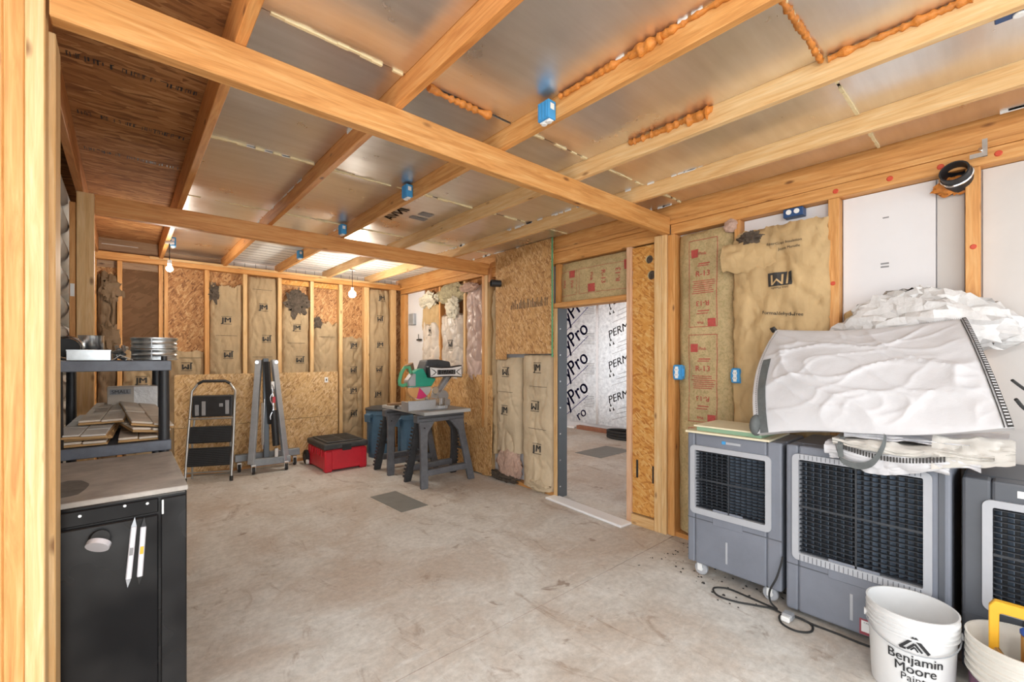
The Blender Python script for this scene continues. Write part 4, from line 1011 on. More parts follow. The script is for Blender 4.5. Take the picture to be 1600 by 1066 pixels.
# ---------------------------------------------------------------- blue bins
def bin_(label, c, r, H, lid, rz=0):
    t = thing('trash_can', label, 'trash can', c, rz=rz, group='blue plastic bins behind the sawhorses')
    b = B(); b.lathe([(r*.82, 0), (r*.84, .02), (r, H-.06), (r*1.04, H-.055), (r*1.04, H), (r*.98, H), (r*.8, .03), (0, .03)], n=32); b.build('body', 'bin_blue', t, smooth=.8)
    b = B()
    for k in range(8):
        a = 2*PI*k/8+.3; m = Matrix.Rotation(a, 4, 'Z'); b.box(r*.90, r*.93, -.05, .05, .06, H*.8, m)
    b.build('rib', 'bin_blue', t, bevel=.004)
    for a in (PI*.98, -.05*PI):
        m = Matrix.Rotation(a, 4, 'Z'); b = B(); b.prism([(r*.98, H-.03), (r*1.26, H-.05), (r*1.22, H-.16), (r*1.16, H-.16), (r*1.14, H-.09), (r*.97, H-.10)], 'y', -.06, .06); b.v = [tuple(m @ Vector(p)) for p in b.v]; b.build('handle', 'bin_blue', t, bevel=.006)
    if lid:
        b = B(); b.lathe([(0, H+.003), (r*1.07, H+.003), (r*1.09, H+.01), (r*1.07, H+.03), (r*.7, H+.055), (0, H+.065)], n=32); b.build('lid', 'bin_lid', t, smooth=.8)
bin_('blue grey trash can with dark lid left of the sawhorses', (2.93, 6.36, 0), .215, .70, True, .35)
bin_('blue plastic bin seen between the sawhorse legs', (3.17, 5.86, 0), .205, .66, False, .2)

# ---------------------------------------------------------------- sawhorses
def sawhorse(label, c):
    t = thing('sawhorse', label, 'sawhorse', c, group='grey plastic sawhorses under the saw')
    HH = .815; hw = .33
    bx('top_beam', 'horse_plastic', t, -hw, hw, -.05, .05, HH-.09, HH, bevel=.008)
    bx('beam_groove', 'horse_dark', t, -hw+.02, hw-.02, -.053, -.049, HH-.045, HH-.025)
    for s in (-1, 1):
        for f in (-1, 1):
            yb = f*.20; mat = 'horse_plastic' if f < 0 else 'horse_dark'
            P = []
            for (z, xi, xo) in ((0, .285, .37), (.10, .27, .365), (.35, .25, .335), (.60, .215, .31), (.74, .10, .31)):
                k = z/.74; yy = yb+(f*.045-yb)*k
                P.append((z, s*xi, s*xo, yy))
            b = B(); th = .022
            vs = []
            for z, xi, xo, yy in P: vs += [(xi, yy-th, z), (xo, yy-th, z), (xo, yy+th, z), (xi, yy+th, z)]
            fs = [(0, 1, 2, 3), (16, 17, 18, 19)]
            for i in range(4):
                a = i*4; fs += [(a+j, a+(j+1) % 4, a+4+(j+1) % 4, a+4+j) for j in range(4)]
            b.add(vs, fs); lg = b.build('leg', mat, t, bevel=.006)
            if f > 0:
                b = B()
                for k in range(14):
                    z = .06+k*.045; kk = z/.74; yy = yb+(f*.045-yb)*kk
                    xx = s*(.372-.06*kk); b.box(xx-.012, xx+.004, yy-.03, yy+.03, z, z+.022)
                b.build('leg_rib', 'horse_dark', lg)
            else:
                b = B(); b.cyl((s*.29, yb+.06, .68), (s*.29, yb+.05, .68), .008, n=8); b.build('bolt', 'ink_black', lg)
    for f in (-1, 1):
        z = .17; yb = f*.20*(1-z/.74)+f*.045*z/.74
        bx('lower_shelf', 'horse_plastic', t, -.275, .275, yb-.028, yb+.05 if f < 0 else yb+.028, .13, .20, bevel=.006)
    for s in (-1, 1): bx('brace', 'horse_dark', t, s*.26-.012, s*.26+.012, -.13, .13, .36, .39, bevel=.003)
    return t
sawhorse('nearer grey plastic sawhorse under the saw board', (2.885, 4.63, 0))
sawhorse('farther grey plastic sawhorse under the saw board', (2.86, 5.42, 0))
tag(bx('saw_board', 'grey_board', None, 2.60, 3.26, 4.50, 5.62, .817, .857, grain='y', bevel=.004), 'grey laminate board lying across the two sawhorses', 'board')
tag(bx('wood_offcut', 'old_board', None, 2.62, 2.92, 5.44, 5.52, .858, .885, grain='x', bevel=.003), 'brown wood offcut at the far end of the saw board', 'wood scrap')

# ---------------------------------------------------------------- miter saw
ms = thing('miter_saw', 'green and grey sliding miter saw on the saw board', 'miter saw', (2.86, 4.92, .858))
def S(x, z): return (x-2.86, z-.858)
b = B(); b.lathe([(0, .012), (.15, .012), (.155, .02), (.155, .05), (.14, .06), (0, .06)], n=32); b.build('turntable', 'saw_grey', ms, smooth=.8)
b = B(); b.box(-.10, .12, -.27, .27, .012, .055); b.box(-.13, .15, -.29, -.20, 0, .05); b.box(-.13, .15, .20, .29, 0, .05); b.build('base', 'saw_grey', ms, bevel=.008)
b = B(); b.box(-.40, -.10, -.035, .035, .012, .045); b.build('miter_arm', 'saw_grey', ms, bevel=.006)
b = B(); b.box(-.40, -.03, -.30, -.285, .01, .13); b.box(-.40, -.385, -.30, -.12, .01, .12); b.build('side_guard', 'saw_grey', ms, bevel=.01, seg=2)
b = B(); b.cyl((-.415, 0, .04), (-.37, 0, .04), .02, n=14); b.build('lock_knob', 'black_plastic', ms, smooth=True)
b = B(); b.box(.02, .06, -.27, -.04, .056, .14); b.box(.02, .06, .04, .27, .056, .14); b.build('fence', 'aluminium', ms, bevel=.005)
for k in range(5): bx('fence_fin', 'chrome', ms, .015+.02*k, .021+.02*k, -.30, -.272, .02, .14)
bc = S(2.755, 1.12); r = .165
def disc(a0, a1, name, mat, rr=r, ya=-.035, yb=.03, n=14):
    pl = [(bc[0], bc[1])]+[(bc[0]+rr*math.cos(a0+(a1-a0)*i/n), bc[1]+rr*.86*math.sin(a0+(a1-a0)*i/n)) for i in range(n+1)]
    return B().prism(pl, 'y', ya, yb).build(name, mat, ms, bevel=.003)
disc(PI, PI*1.42, 'guard_left', 'guard_orange'); disc(PI*1.42, PI*1.72, 'guard_middle', 'guard_pink'); disc(PI*1.72, PI*2.0, 'guard_right', 'guard_clear')
b = B(); b.cyl((bc[0], .0, bc[1]-.005), (bc[0], .004, bc[1]-.005), r*.86, n=36); b.build('blade', 'chrome', ms)
b = B(); b.prism([S(2.60, 1.13), S(2.66, 1.30), S(2.72, 1.34), S(2.80, 1.36), S(2.86, 1.25), S(2.99, 1.225), S(2.92, 1.128)], 'y', -.05, .06); b.build('blade_housing', 'green_saw', ms, bevel=.012, seg=2)
b = B(); b.prism([S(2.60, 1.135), S(2.585, 1.21), S(2.66, 1.30), S(2.70, 1.30), S(2.70, 1.135)], 'y', -.053, .063); b.build('housing_front', 'saw_grey', ms, bevel=.01)
hp = [S(2.655, 1.30), S(2.63, 1.375), S(2.57, 1.37), S(2.525, 1.30), S(2.50, 1.21), S(2.505, 1.165), S(2.54, 1.15), S(2.60, 1.165)]
B().tube([(x, 0, z) for x, z in hp], .022, 10).build('handle', 'green_handle', ms, smooth=True)
b = B(); b.cyl((.06, .10, .49), (.25, .10, .49), .10, .09, n=26); b.build('motor', 'black_plastic', ms, bevel=.012)
b = B(); b.prism([S(2.80, 1.30), S(2.86, 1.46), S(3.02, 1.47), S(3.20, 1.44), S(3.22, 1.36), S(2.95, 1.25)], 'y', -.04, .16); b.build('motor_mount', 'dark_plastic', ms, bevel=.015, seg=2)
b = B(); b.prism([S(2.85, 1.24), S(2.84, 1.385), S(3.02, 1.37), S(3.18, 1.375), S(3.34, 1.395), S(3.35, 1.23), S(3.18, 1.245), S(3.02, 1.245)], 'y', -.115, -.02); b.build('belt_cover', 'black_plastic', ms, bevel=.01)
b = B(); b.prism([S(2.865, 1.25), S(2.855, 1.37), S(3.02, 1.355), S(3.18, 1.36), S(3.325, 1.38), S(3.33, 1.245), S(3.18, 1.258), S(3.02, 1.258)], 'y', -.119, -.116); b.build('badge_plate', 'white_plastic', ms)
bz = S(0, 1.307)[1]
b = B(); b.box(.10, .37, -.1205, -.1192, bz-.030, bz+.030); b.build('badge_band', 'ink_black', ms)
lettering('HITACHI', .062, lambda x, y: (.235+x, -.1215, bz+y), 'white_plastic', ms, bold=.006)
b = B()
for sx, xe in ((1, .005), (-1, .465)):
    for o in (.0, .035, ): b.add([(xe+sx*o, -.1206, bz+.048-o*.5), (xe+sx*(o+.012), -.1206, bz+.048-o*.5), (xe+sx*(.085), -.1206, bz), (xe+sx*.07, -.1206, bz)], [(0, 1, 2, 3)]); b.add([(xe+sx*o, -.1206, bz-.048+o*.5), (xe+sx*(o+.012), -.1206, bz-.048+o*.5), (xe+sx*(.085), -.1206, bz), (xe+sx*.07, -.1206, bz)], [(0, 1, 2, 3)])
b.build('badge_chevron', 'ink_black', ms, recalc=False)
beamlike('swing_arm', (.16, .02, .14), (.36, .02, .42), .07, .07, 'saw_grey', ms, .01)
beamlike('slide_rail', (.13, -.05, .10), (.37, -.05, .40), .022, .022, 'chrome', ms); 
b = B(); b.cyl((.22, -.08, .14), (.22, .12, .14), .075, n=22); b.build('pivot_hub', 'saw_grey', ms, bevel=.008)
b = B(); b.cyl((.10, -.075, .22), (.10, -.055, .22), .045, n=20); b.build('blade_washer', 'chrome', ms, bevel=.003)
b = B(); b.box(.05, .30, -.12, .12, .012, .10); b.build('rear_casting', 'saw_grey', ms, bevel=.015)
B().cyl((-.10, .20, .47), (-.13, .20, .55), .05, .06, n=16).build('dust_port', 'old_board', ms, smooth=True)

# ---------------------------------------------------------------- threshold and floor patch
tag(B().box(-.075, .075, -.50, .50, 0, .022).build('threshold_strip', 'threshold_white', None, loc=(3.375, 2.77, .001), rot=(0, 0, -.075), bevel=.004), 'white trim strip lying on the floor at the doorway sill', 'trim')
tag(B().box(-.15, .15, -.325, .325, 0, .003).build('metal_sheet', 'patch_grey', None, loc=(2.14, 4.235, .0008), rot=(0, 0, .05)), 'thin grey metal sheet lying flat on the concrete', 'sheet')

# ---------------------------------------------------------------- evaporative coolers
def rrect(x0, x1, z0, z1, r, n=5):
    out = []
    for cx, cz, a in ((x1-r, z1-r, 0), (x0+r, z1-r, PI/2), (x0+r, z0+r, PI), (x1-r, z0+r, 1.5*PI)):
        out += [(cx+r*math.cos(a+PI/2*i/n), cz+r*math.sin(a+PI/2*i/n)) for i in range(n+1)]
    return out
def cooler(label, loc, Wd, Dp, zb, zt, g, nslat, nfin, mats, wheels=True, split=None, badge=True, serrated=False, rz=-PI/2):
    """local x runs to the right seen from the front, y into the body"""
    body, frame = mats
    t = thing('evaporative_cooler', label, 'cooler', loc, rz=rz, group='grey evaporative coolers along the right wall')
    gx0, gx1, gz0, gz1 = g; fw = .030
    # shell: front ring with an opening, sides, back, top
    b = B(); dpt = .10
    b.box(0, Wd, dpt, Dp, zb, zt)
    b.box(0, gx0-.002, 0, dpt, zb, zt); b.box(gx1+.002, Wd, 0, dpt, zb, zt); b.box(gx0-.002, gx1+.002, 0, dpt, gz1+.002, zt); b.box(gx0-.002, gx1+.002, 0, dpt, zb, gz0-.002)
    b.build('shell', body, t, bevel=.012, seg=2)
    bx('grille_back', 'cooler_black', t, gx0, gx1, dpt-.012, dpt-.001, gz0, gz1)
    # frame ring
    o = rrect(gx0-fw, gx1+fw, gz0-fw*1.25, gz1+fw, .03); i_ = rrect(gx0+.002, gx1-.002, gz0+.002, gz1-.002, .008); n = len(o)
    b = B(); vs = [(p[0], -.014, p[1]) for p in o]+[(p[0], -.014, p[1]) for p in i_]+[(p[0], .004, p[1]) for p in o]+[(p[0], .05, p[1]) for p in i_]
    fs = []
    for k in range(n):
        j = (k+1) % n; fs += [(k, j, n+j, n+k), (k, j, 2*n+j, 2*n+k), (n+k, n+j, 3*n+j, 3*n+k)]
    b.add(vs, fs); b.build('grille_frame', frame, t, smooth=.5)
    if serrated:
        b = B(); m = 26
        for k in range(m):
            x = gx0+(gx1-gx0)*(k+.5)/m; b.box(x-.0015, x+.0015, -.0150, -.0138, gz0-fw*1.2, gz0-.004); b.box(x-.0015, x+.0015, -.0150, -.0138, gz1+.004, gz1+fw*.9)
        b.build('frame_rib', 'cooler_grey_dark', t)['kind'] = 'stuff'
    first = None
    for k in range(nslat):
        z = gz0+(gz1-gz0)*(k+.5)/nslat
        if first is None:
            b = B(); b.prism([(.002, -.0035), (.020, -.0015), (.020, .001), (.002, -.0005)], 'x', gx0+.003, gx1-.003); first = b.build('louver', 'slat_black', t, loc=(0, 0, z)); zf = z
        else: dupe(first, (0, 0, z-zf), t)
    first = None
    for k in range(nfin):
        x = gx0+(gx1-gx0)*(k+.5)/nfin; ang = .55 if x < (gx0+gx1)/2 else -.5
        if first is None:
            first = B().box(-.0012, .0012, -.018, .018, gz0+.003, gz1-.003).build('fin', 'fin_blue', t, loc=(x, .058, 0), rot=(0, 0, ang))
        else:
            c = dupe(first, (0, 0, 0), t); c.location = (x, .058, 0); c.rotation_euler = (0, 0, ang)
    xm = (gx0+gx1)/2; bx('grille_mullion', 'slat_black', t, xm-.004, xm+.004, -.004, .006, gz0, gz1)
    bx('grille_rail', 'slat_black', t, gx0, gx1, -.003, .004, (gz0+gz1)/2-.006, (gz0+gz1)/2+.006)
    if split: bx('tank_seam', 'cooler_grey_dark', t, .003, Wd-.003, -.0015, .002, split-.003, split+.003)
    if split: bx('tank_panel', body, t, Wd*.30, Wd*.62, -.004, .001, split-.015, split+.09, bevel=.002)
    if badge:
        bx('badge', 'blue_box', t, Wd*.40, Wd*.44, -.003, .001, zt-.055, zt-.035); bx('badge_text', 'cooler_frame', t, Wd*.445, Wd*.60, -.003, .001, zt-.053, zt-.038)
    bx('level_window', 'cooler_frame', t, Wd*.44, Wd*.46, -.003, .001, zb+.06, zb+.20, bevel=.001)
    if wheels:
        for x in (.07, Wd-.08):
            wy = .06
            wh = B().cyl((x, wy-.015, .045), (x, wy+.015, .045), .044, n=20).build('caster_wheel', 'cooler_frame', t, bevel=.006)
            B().cyl((x, wy-.017, .045), (x, wy+.017, .045), .018, n=14).build('hub', 'white_plastic', wh)
            b = B(); b.box(x-.016, x+.016, wy-.03, wy-.019, .035, zb); b.box(x-.02, x+.02, wy-.03, wy+.03, zb-.012, zb-.0005); b.build('caster_fork', 'white_plastic', t, bevel=.002)
    return t
c1 = cooler('smaller grey evaporative cooler on casters beside the doorway post', (2.935, 1.50, 0), .585, .42, .095, .985, (.055, .50, .475, .87), 19, 13, ('cooler_grey', 'cooler_frame'), split=.40)
c2 = cooler('largest grey evaporative cooler in the middle under the white bags', (2.915, .888, 0), .69, .56, .035, .99, (.065, .595, .375, .915), 21, 15, ('cooler_grey', 'cooler_frame'), wheels=False, split=.30, badge=False, serrated=True)
bx('stiffener_rib', 'cooler_grey_dark', c2, .645, .668, -.006, .001, .05, .97, bevel=.002)
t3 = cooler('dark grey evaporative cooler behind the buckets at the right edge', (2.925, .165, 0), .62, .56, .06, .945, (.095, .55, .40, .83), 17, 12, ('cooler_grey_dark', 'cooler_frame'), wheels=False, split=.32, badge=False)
bx('sticker', 'white_plastic', t3, .17, .26, -.002, .001, .885, .915)
bx('warning_label', 'red_label', c2, .345, .43, -.003, .001, .045, .125); bx('label_face', 'white_plastic', c2, .353, .43, -.004, -.0031, .06, .118)
lettering('CAUTION', .012, lambda x, y: (.39+x, -.0048, .108+y), 'ink_black', c2)
# boards on the small cooler
G5 = 'foam board offcuts on the small cooler'
tag(B().box(-.20, .20, -.26, .26, 0, .012).build('foam_offcut', 'foam_board_top', None, loc=(3.10, 1.24, .987), rot=(0, 0, .03)), 'thin cream foam board at the bottom of the offcuts on the cooler', 'foam board', G5)
tag(B().box(-.17, .17, -.20, .21, 0, .026).build('foam_offcut', 'foam_green', None, loc=(3.11, 1.225, 1.0), rot=(0, 0, -.02)), 'green edged foam board in the middle of the cooler offcuts', 'foam board', G5)
tag(B().box(-.18, .18, -.21, .22, 0, .010).build('foam_offcut', 'foam_board_top', None, loc=(3.105, 1.23, 1.027), rot=(0, 0, -.01)), 'cream board lying topmost on the cooler offcuts', 'foam board', G5)

# ---------------------------------------------------------------- power cord
def smooth_path(p, n=6):
    P = [Vector(q) for q in p]; out = []
    for i in range(len(P)-1):
        a, b_, c, d = P[max(i-1, 0)], P[i], P[i+1], P[min(i+2, len(P)-1)]
        for k in range(n):
            t = k/n; out.append(.5*((2*b_)+(c-a)*t+(2*a-5*b_+4*c-d)*t*t+(3*b_-a-3*c+d)*t**3))
    return out+[P[-1]]
t = thing('power_cord', 'black power cord with plug lying on the floor before the coolers', 'cord', (2.85, .9, 0))
def L(p): return [(x-2.85, y-.9, z) for x, y, z in p]
B().tube(smooth_path(L([(2.922, .905, .32), (2.90, .93, .20), (2.90, .97, .10), (2.915, .97, .03), (2.90, .93, .008), (2.905, .99, .008), (2.915, 1.10, .008), (2.92, 1.22, .008), (2.86, 1.285, .008), (2.79, 1.23, .008), (2.80, 1.13, .008), (2.85, 1.03, .008), (2.885, .95, .008), (2.86, .88, .012)])), .0055, 8).build('cord_loop', 'rubber', t, smooth=True)
B().tube(smooth_path(L([(2.86, .87, .02), (2.895, .80, .008), (2.87, .745, .007), (2.80, .735, .007), (2.75, .79, .007), (2.77, .865, .007), (2.83, .89, .018), (2.88, .83, .018), (2.885, .74, .008), (2.89, .64, .007), (2.885, .54, .007), (2.89, .46, .007)])), .0055, 8).build('cord_tail', 'rubber', t, smooth=True)
bx('plug', 'steel_grey', t, -.03, .03, -.07, -.015, .002, .04, bevel=.008)
bx('plug_face', 'white_plastic', t, -.055, -.031, -.065, -.02, .006, .034, bevel=.004)

# ---------------------------------------------------------------- buckets
def bucket(label, c, r, H, mat, rings, bail=True, tilt=0):
    t = thing('paint_bucket', label, 'bucket', c, group='plastic paint buckets')
    prof = [(r*.86, 0), (r*.88, .004)]
    for z in rings: prof += [(r*(.88+.10*(z-.012)/H), z-.012), (r*1.012, z-.009), (r*1.012, z-.003), (r*(.88+.10*z/H), z)]
    prof += [(r*1.0, H-.006), (r*1.01, H), (r*.965, H), (r*.84, .01), (0, .01)]
    b = B(); b.lathe(prof, n=48); b.build('pail', mat, t, smooth=.6)
    return t
b1 = bucket('white paint bucket with black lettering in front of the big cooler', (2.700, .315, 0), .160, .372, 'bucket_white', (.290, .310, .330, .350))
def cylmap(c0, r, z0, th0, H=.372):
    def fn(x, y):
        z = z0+y; rr = r*(.88+.10*z/H)+.0018; th = th0+x/r
        return (rr*math.cos(th), rr*math.sin(th), z)
    return fn
th = math.radians(192)
lettering('Benjamin', .056, cylmap(0, .163, .194, th), 'ink_black', b1, bold=.009)
lettering('Moore', .056, cylmap(0, .163, .150, th), 'ink_black', b1, bold=.009)
lettering('Paints', .046, cylmap(0, .163, .110, th), 'ink_black', b1)
f = cylmap(0, .163, .234, th-.02)
def tri(pts): return B().add([f(*p) for p in pts], [tuple(range(len(pts)))]).v
b = B()
def strip(p, q, w_):
    p, q = Vector(p), Vector(q); d = (q-p).normalized(); nrm = Vector((-d.y, d.x))*w_/2
    n = 5
    for k in range(n):
        a0 = p+(q-p)*(k/n); a1 = p+(q-p)*((k+1)/n); b.add([f(*(a0+nrm)), f(*(a1+nrm)), f(*(a1-nrm)), f(*(a0-nrm))], [(0, 1, 2, 3)])
for p, q, w_ in (((-.052, .002), (-.002, .060), .011), ((.0, .060), (.050, .0), .013), ((-.052, .004), (-.03, .004), .009), ((-.026, .004), (0, .034), .009), ((0, .034), (.026, .002), .008), ((-.014, .004), (0, .02), .006), ((0, .018), (.012, .002), .006)): strip(p, q, w_)
b.build('mountain_logo', 'ink_black', b1, recalc=False)
b = B(); hz = .285
pts = [(.155*math.cos(th-PI/2+a), .155*math.sin(th-PI/2+a), hz-.058*math.sin(a)) for a in [PI*i/16 for i in range(17)]]
pts = [Vector((p[0]*(1.04+.03*math.sin(PI*i/16)), p[1]*(1.04+.03*math.sin(PI*i/16)), p[2])) for i, p in enumerate(pts)]
b.tube(pts, .0028, 6); b.build('wire_handle', 'steel_grey', b1, smooth=True)
for s in (-1, 1):
    a = th+s*PI/2; B().cyl((.15*math.cos(a), .15*math.sin(a), hz), (.168*math.cos(a), .168*math.sin(a), hz), .016, n=14).build('handle_lug', 'bucket_white', b1, smooth=True)
b2 = bucket('cream paint bucket with purple label holding yellow tools', (2.70, -.025, 0), .168, .352, 'bucket_cream', (.215, .245, .275, .305, .33))
b = B(); f2 = cylmap(0, .168, 0, math.radians(180), .352)
b.grid(lambda s, t_: f2(.14-.33*s if False else -.26+.30*s, .03+.155*t_), 20, 4); b.build('label', 'label_purple', b2, recalc=False)
b = B(); b.grid(lambda s, t_: f2(.045+.10*s, .06+.08*t_), 8, 3); b.build('label_patch', 'ink_black', b2, recalc=False)
bx('handle_lug', 'bucket_cream', b2, -.185, -.160, -.06, .02, .17, .27, bevel=.006)
# tools in the second bucket
t = thing('clamp_handle', 'yellow D shaped tool handle sticking out of the cream bucket', 'tool', (2.735, -.01, .30))
b = B(); o = [(-.085, -.06), (-.085, .16), (-.07, .185), (.09, .185), (.105, .165), (.105, -.06)]; i_ = [(-.055, -.06), (-.055, .135), (-.05, .14), (.07, .14), (.075, .135), (.075, -.06)]
n = 6; vs = []
for y in (-.018, .018):
    vs += [(y, -p[0], p[1]) for p in o]+[(y, -p[0], p[1]) for p in i_]
fs = []
for k in range(n-1): fs += [(k, k+1, n+k+1, n+k), (2*n+k, 2*n+k+1, 3*n+k+1, 3*n+k), (k, k+1, 2*n+k+1, 2*n+k), (n+k, n+k+1, 3*n+k+1, 3*n+k)]
fs += [(0, n, 3*n, 2*n), (n-1, 2*n-1, 4*n-1, 3*n-1)]
b.add(vs, fs); b.build('handle', 'yellow_tool', t, bevel=.004)
t = thing('wood_block', 'pale yellow wooden block upright in the cream bucket', 'tool', (2.625, -.065, .25))
b = B(); b.prism([(-.035, -.06), (.035, -.06), (.035, .125), (.015, .14), (-.015, .14), (-.035, .125)], 'x', -.012, .012); b.build('block', 'yellow_wood', t, bevel=.003)
t = thing('spray_can_cap', 'blue round cap inside the cream bucket', 'cap', (2.70, -.045, .39))
B().cyl((0, 0, 0), (0, 0, .022), .035, n=22).build('cap', 'blue_cap', t, bevel=.005); B().cyl((0, 0, -.26), (0, 0, -.001), .032, n=18).build('can', 'brass', t, smooth=True)
t = thing('sponge_pad', 'tan sponge float lying in the cream bucket', 'tool', (2.67, .02, .25))
B().box(-.07, .05, -.06, .06, 0, .03).build('pad', 'siding_tan', t, bevel=.006, rot=(.1, .15, .2)); B().cyl((-.05, .0, .035), (.02, .03, .05), .011, n=10).build('grip', 'brass', t, smooth=True)

# ---------------------------------------------------------------- white bulk bags
def sheet(fn, nu, nv, th, name, mat, parent, smooth=1.0):
    """closed thick sheet: front fn(s,t), back shifted by th(s,t)"""
    b = B(); b.grid(fn, nu, nv); W_ = nu+1; n0 = len(b.v)
    b.v += [tuple(Vector(b.v[j*W_+i])+Vector(th(i/nu, j/nv))) for j in range(nv+1) for i in range(nu+1)]
    b.f += [tuple(k+n0 for k in q[::-1]) for q in b.f[:]]
    rim = [i for i in range(W_)]+[j*W_+nu for j in range(1, nv+1)]+[nv*W_+i for i in range(nu-1, -1, -1)]+[j*W_ for j in range(nv-1, 0, -1)]
    Lr = len(rim); b.f += [(rim[k], rim[(k+1) % Lr], rim[(k+1) % Lr]+n0, rim[k]+n0) for k in range(Lr)]
    return b.build(name, mat, parent, smooth=smooth)
bag = thing('bulk_bag', 'large folded white woven bulk bag lying across the coolers', 'bag', (3.05, .52, 1.03))
BO = Vector((3.05, .52, 1.03))
BL, BR, TL, TR = Vector((2.86, 1.035, 1.035)), Vector((2.80, .004, 1.195)), Vector((3.27, 1.055, 1.683)), Vector((3.24, .168, 1.70))
def crease(s, t, sd=0):
    v = .45*nz(s*2.0, t*1.6, sd)
    for k, (fx, fy, am, sh_) in enumerate(((1.7, 1.4, .55, 13), (2.6, -2.2, .42, 16), (4.2, 3.4, .26, 16), (-3.5, 4.6, .22, 16))):
        n = nz(s*fx+t*fy*.8+k, t*fy-s*fx*.4, sd+k*3.3); v += am*(math.exp(-abs(n)*sh_)-.15+.25*n)
    return v+.06*nz(s*18, t*14, sd+8)
def bagf(s, t, off=0.0):
    # s: left to right as seen from the room, t: bottom to top
    p = (BL*(1-s)+BR*s)*(1-t)+(TL*(1-s)+TR*s)*t
    nrm = Vector((-.78, 0, .62))
    blg = .10*(math.sin(PI*min(1, max(0, t)))**.7)*(.5+.5*math.sin(PI*min(1, max(0, s)))**.6)
    edge = min(1, 6*t, 6*(1-t)+.1, 8*s+.05, 8*(1-s)+.05)
    p = p+nrm*(blg+.036*crease(s, t)*max(.15, edge)+off)
    p.z += .015*math.sin(s*7)*(1-t)-.03*math.sin(PI*s)*(t)**2
    p.y += .05*math.sin(PI*min(1, max(0, t*1.05)))*(1-s)**3
    return tuple(p-BO)
sheet(lambda s, t: bagf(s, t), 120, 80, lambda s, t: (.07+.05*math.sin(PI*s), 0, -.02-.05*(1-t)*math.sin(PI*t)), 'bag_body', 'bag_white', bag)
def ribbon(name, mat, s0, s1, t0, t1, off, nu=6, nv=30, wob=0):
    return sheet(lambda a, c: bagf(s0+(s1-s0)*a+wob*math.sin(c*6), t0+(t1-t0)*c, off), nu, nv, lambda s, t: (.005, 0, 0), name, mat, bag)
ribbon('strap', 'strap_grey', .030, .072, -.005, .62, .008)
ribbon('seam_band', 'ink_dark', .982, 1.0, .0, 1.0, .006, 3, 30)
b = B()
for k in range(46):
    t0 = .01+k*.0212
    b.add([bagf(.985, t0, .0085), bagf(.998, t0, .0085), bagf(.998, t0+.008, .0085), bagf(.985, t0+.008, .0085)], [(0, 1, 2, 3)])
b.build('seam_stitch', 'bag_white', bag, recalc=False)['kind'] = 'stuff'
b = B()
for k in range(60):
    t0 = .01+k*.016
    b.add([bagf(.018, t0, .006), bagf(.024, t0, .006), bagf(.024, t0+.006, .006), bagf(.018, t0+.006, .006)], [(0, 1, 2, 3)])
for k in range(24):
    s0 = .80+k*.008
    b.add([bagf(s0, .985, .006), bagf(s0+.003, .985, .006), bagf(s0+.003, .998, .006), bagf(s0, .998, .006)], [(0, 1, 2, 3)])
b.build('black_stitch', 'ink_dark', bag, recalc=False)['kind'] = 'stuff'
ribbon('seam_line', 'ink_dark', .972, .976, .0, .97, .005, 1, 30)
b = B(); b.tube([(.22, .53, .64), (.20, .545, .665), (.21, .56, .66), (.235, .555, .64)], .010, 7); b.build('loop_knot', 'ink_dark', bag, smooth=True)
# dark padded side at the lower left
b = B()
def pad(u, v):
    th_ = 2*PI*u; ph = PI*v
    return (-.16+.06*math.sin(ph)*math.cos(th_), .52+.035*math.sin(ph)*math.sin(th_), .055+.065*math.cos(ph))
b.grid(pad, 18, 10); b.build('side_strap_fold', 'strap_grey', bag, smooth=1.0, doubles=True)
# second bag folded flat underneath
fb = thing('folded_bag', 'cream bulk bag folded flat beneath the large white bag', 'bag', (3.05, .42, .99))
FO = Vector((3.05, .42, .99))
def layer(z0, xf, ya, yb, drop, seed, name='fold_layer', mat='bag_cream', dip=0.0):
    def fn(s, t):
        y = ya+(yb-ya)*s; u = t
        yy = math.sin(PI*s)
        if u < .6: x = 3.42+(xf-3.42)*(u/.6); z = z0
        else:
            k = (u-.6)/.4; x = xf-.045*math.sin(k*PI*.75)-.0*k; z = z0-drop*k**1.3-dip*k*math.sin(PI*min(1, s*1.1))**2
        z += .018*crease(s, t, seed)*min(1, u*3)+.012*nz(s*5, seed); x += .022*crease(s*1.3, t, seed+5)
        return tuple(Vector((x, y, z))-FO)
    return sheet(fn, 34, 22, lambda s, t: (.004, 0, -.014), name, mat, fb)
layer(1.022, 2.885, .66, .20, .055, 71, mat='bag_white', dip=.05)
layer(1.045, 2.865, .68, .10, .045, 72, dip=.045, mat='bag_white')
layer(1.075, 2.855, .64, .06, .02, 73, mat='bag_cream', dip=.02)
layer(1.105, 2.90, .60, .02, .012, 74, mat='bag_white')
b = B()
for k in range(34):
    y = .60-.40*k/34; z = 1.035-.035*math.sin(PI*k/34)
    b.box(2.812-3.05, 2.818-3.05, y-.42, y-.42+.006, z-.99-.012, z-.99+.012)
b.build('fold_stitch', 'ink_dark', fb)['kind'] = 'stuff'
def ribbon3(pts, wv, th, name, mat, parent):
    P = smooth_path(pts, 8); wv = Vector(wv)
    b = B(); n = len(P); vs = []
    for p in P: vs += [p-wv, p+wv]
    b.add(vs, [(2*i, 2*i+1, 2*i+3, 2*i+2) for i in range(n-1)])
    b.v += [(x+th, y, z) for x, y, z in b.v]; m_ = 2*n; b.f += [tuple(k+m_ for k in q[::-1]) for q in b.f[:]]
    rim = [2*i for i in range(n)]+[2*i+1 for i in range(n-1, -1, -1)]
    b.f += [(rim[k], rim[(k+1) % len(rim)], rim[(k+1) % len(rim)]+m_, rim[k]+m_) for k in range(len(rim))]
    return b.build(name, mat, parent, smooth=1.0)
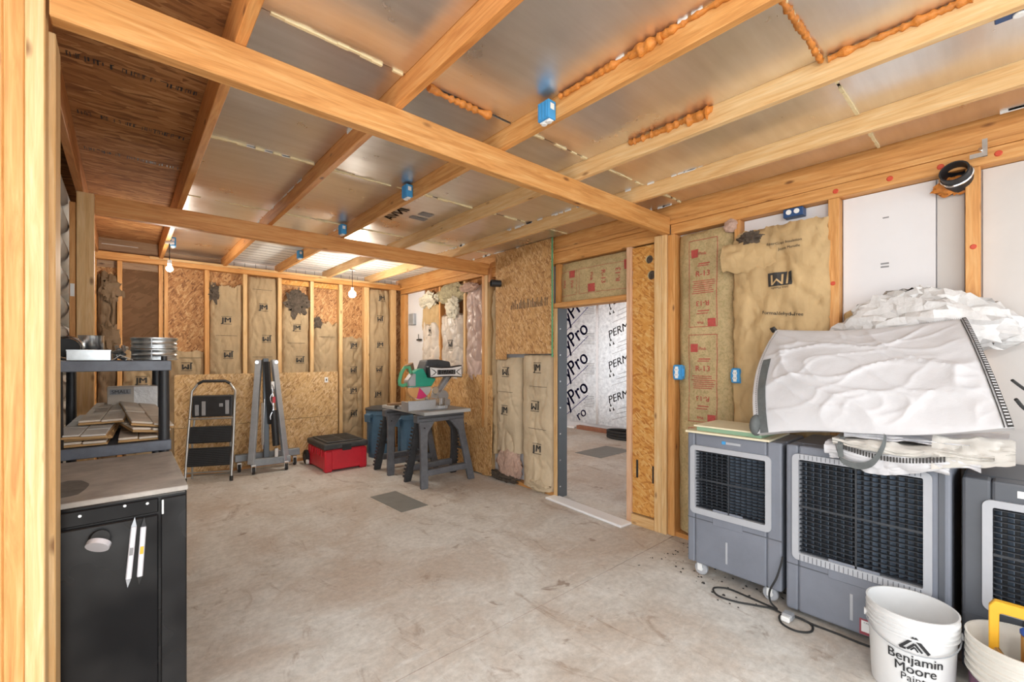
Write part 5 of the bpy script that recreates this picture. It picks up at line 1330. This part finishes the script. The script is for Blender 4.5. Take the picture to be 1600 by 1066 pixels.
ribbon3([(2.83-3.05, .425-.42, 1.12-.99), (2.805-3.05, .43-.42, 1.06-.99), (2.80-3.05, .47-.42, .975-.99), (2.805-3.05, .53-.42, .945-.99), (2.805-3.05, .60-.42, .965-.99), (2.82-3.05, .625-.42, 1.03-.99)], (0, .004, .016), .005, 'strap_loop', 'strap_grey', fb)
ribbon3([(2.84-3.05, .60-.42, 1.08-.99), (2.81-3.05, .605-.42, 1.04-.99), (2.80-3.05, .60-.42, .98-.99)], (0, .012, 0), .004, 'strap_tail', 'strap_grey', fb)
# hanging tail of the folded bag towards the right
def tail(s, t):
    y = .26-.26*s; z = 1.13-.15*t*(1-.35*s)+.02*crease(s, t, 80); x = 2.87-.05*math.sin(t*2)+.03*crease(s, t, 81)
    return tuple(Vector((x, y, z))-FO)
sheet(tail, 18, 12, lambda s, t: (.03, 0, .004), 'bag_tail', 'bag_cream', fb)
# crumpled clear plastic behind
b = B()
def poly(u, v):
    th_ = 2*PI*u; ph = PI*v; d = Vector((math.sin(ph)*math.cos(th_), math.sin(ph)*math.sin(th_), math.cos(ph)))
    k = .92+.45*(.5-abs(noise.noise(d*1.7+Vector((3, 1, 0)))))+.20*(.5-abs(noise.noise(d*3.6)))+.05*(.5-abs(noise.noise(d*9)))
    up = 1.0 if d.z > 0 else .8
    zc = 1.62+.05*math.sin(PI*(d.y+1)/2)
    return (3.40+d.x*.115*k, .35+d.y*.36*k, zc+d.z*.19*k*up*(1-.30*max(0, -d.y)))
b.grid(poly, 44, 26)
rj = random.Random(11); b.v = [(p[0]+rj.uniform(-.012, .012), p[1]+rj.uniform(-.016, .016), p[2]+rj.uniform(-.014, .014)) if 44 < i < 25*45 and i % 45 not in (0, 44) else p for i, p in enumerate(b.v)]
b.v = [(min(p[0], 3.462), p[1], p[2]) for p in b.v]
tag(b.build('plastic_sheeting', 'poly_sheet', None, smooth=.25, doubles=True), 'crumpled translucent plastic sheeting bundled behind the white bag', 'plastic sheet')
t = thing('bag_cord', 'thin black cord trailing right from the large white bag', 'cord', (3.1, -.1, 1.3))
B().tube(smooth_path([(-.22, .11, .10), (-.12, .04, .03), (.05, -.08, -.03), (.2, -.2, -.06)]), .006, 7).build('cord', 'rubber', t, smooth=True)
B().tube(smooth_path([(-.24, .10, .02), (-.18, .05, -.04), (-.02, -.10, -.07), (.1, -.25, -.07)]), .007, 7).build('strap_end', 'rubber', t, smooth=True)

# ---------------------------------------------------------------- crumbs of dirt by the coolers
b = B(); rr = random.Random(4)
for k in range(150):
    x = rr.uniform(2.72, 3.4); y = rr.uniform(.95, 1.8); r_ = rr.uniform(.002, .008)*(1.6 if rr.random() < .1 else 1)
    if x > 2.9 or rr.random() < .25: b.cyl((x, y, 0), (x+r_*.3, y, r_*.8), r_, r_*.5, n=6)
tag(b.build('dirt_crumbs', 'ink_dark', None), 'dark dirt crumbs scattered on the floor beside the small cooler', 'dirt', kind='stuff')
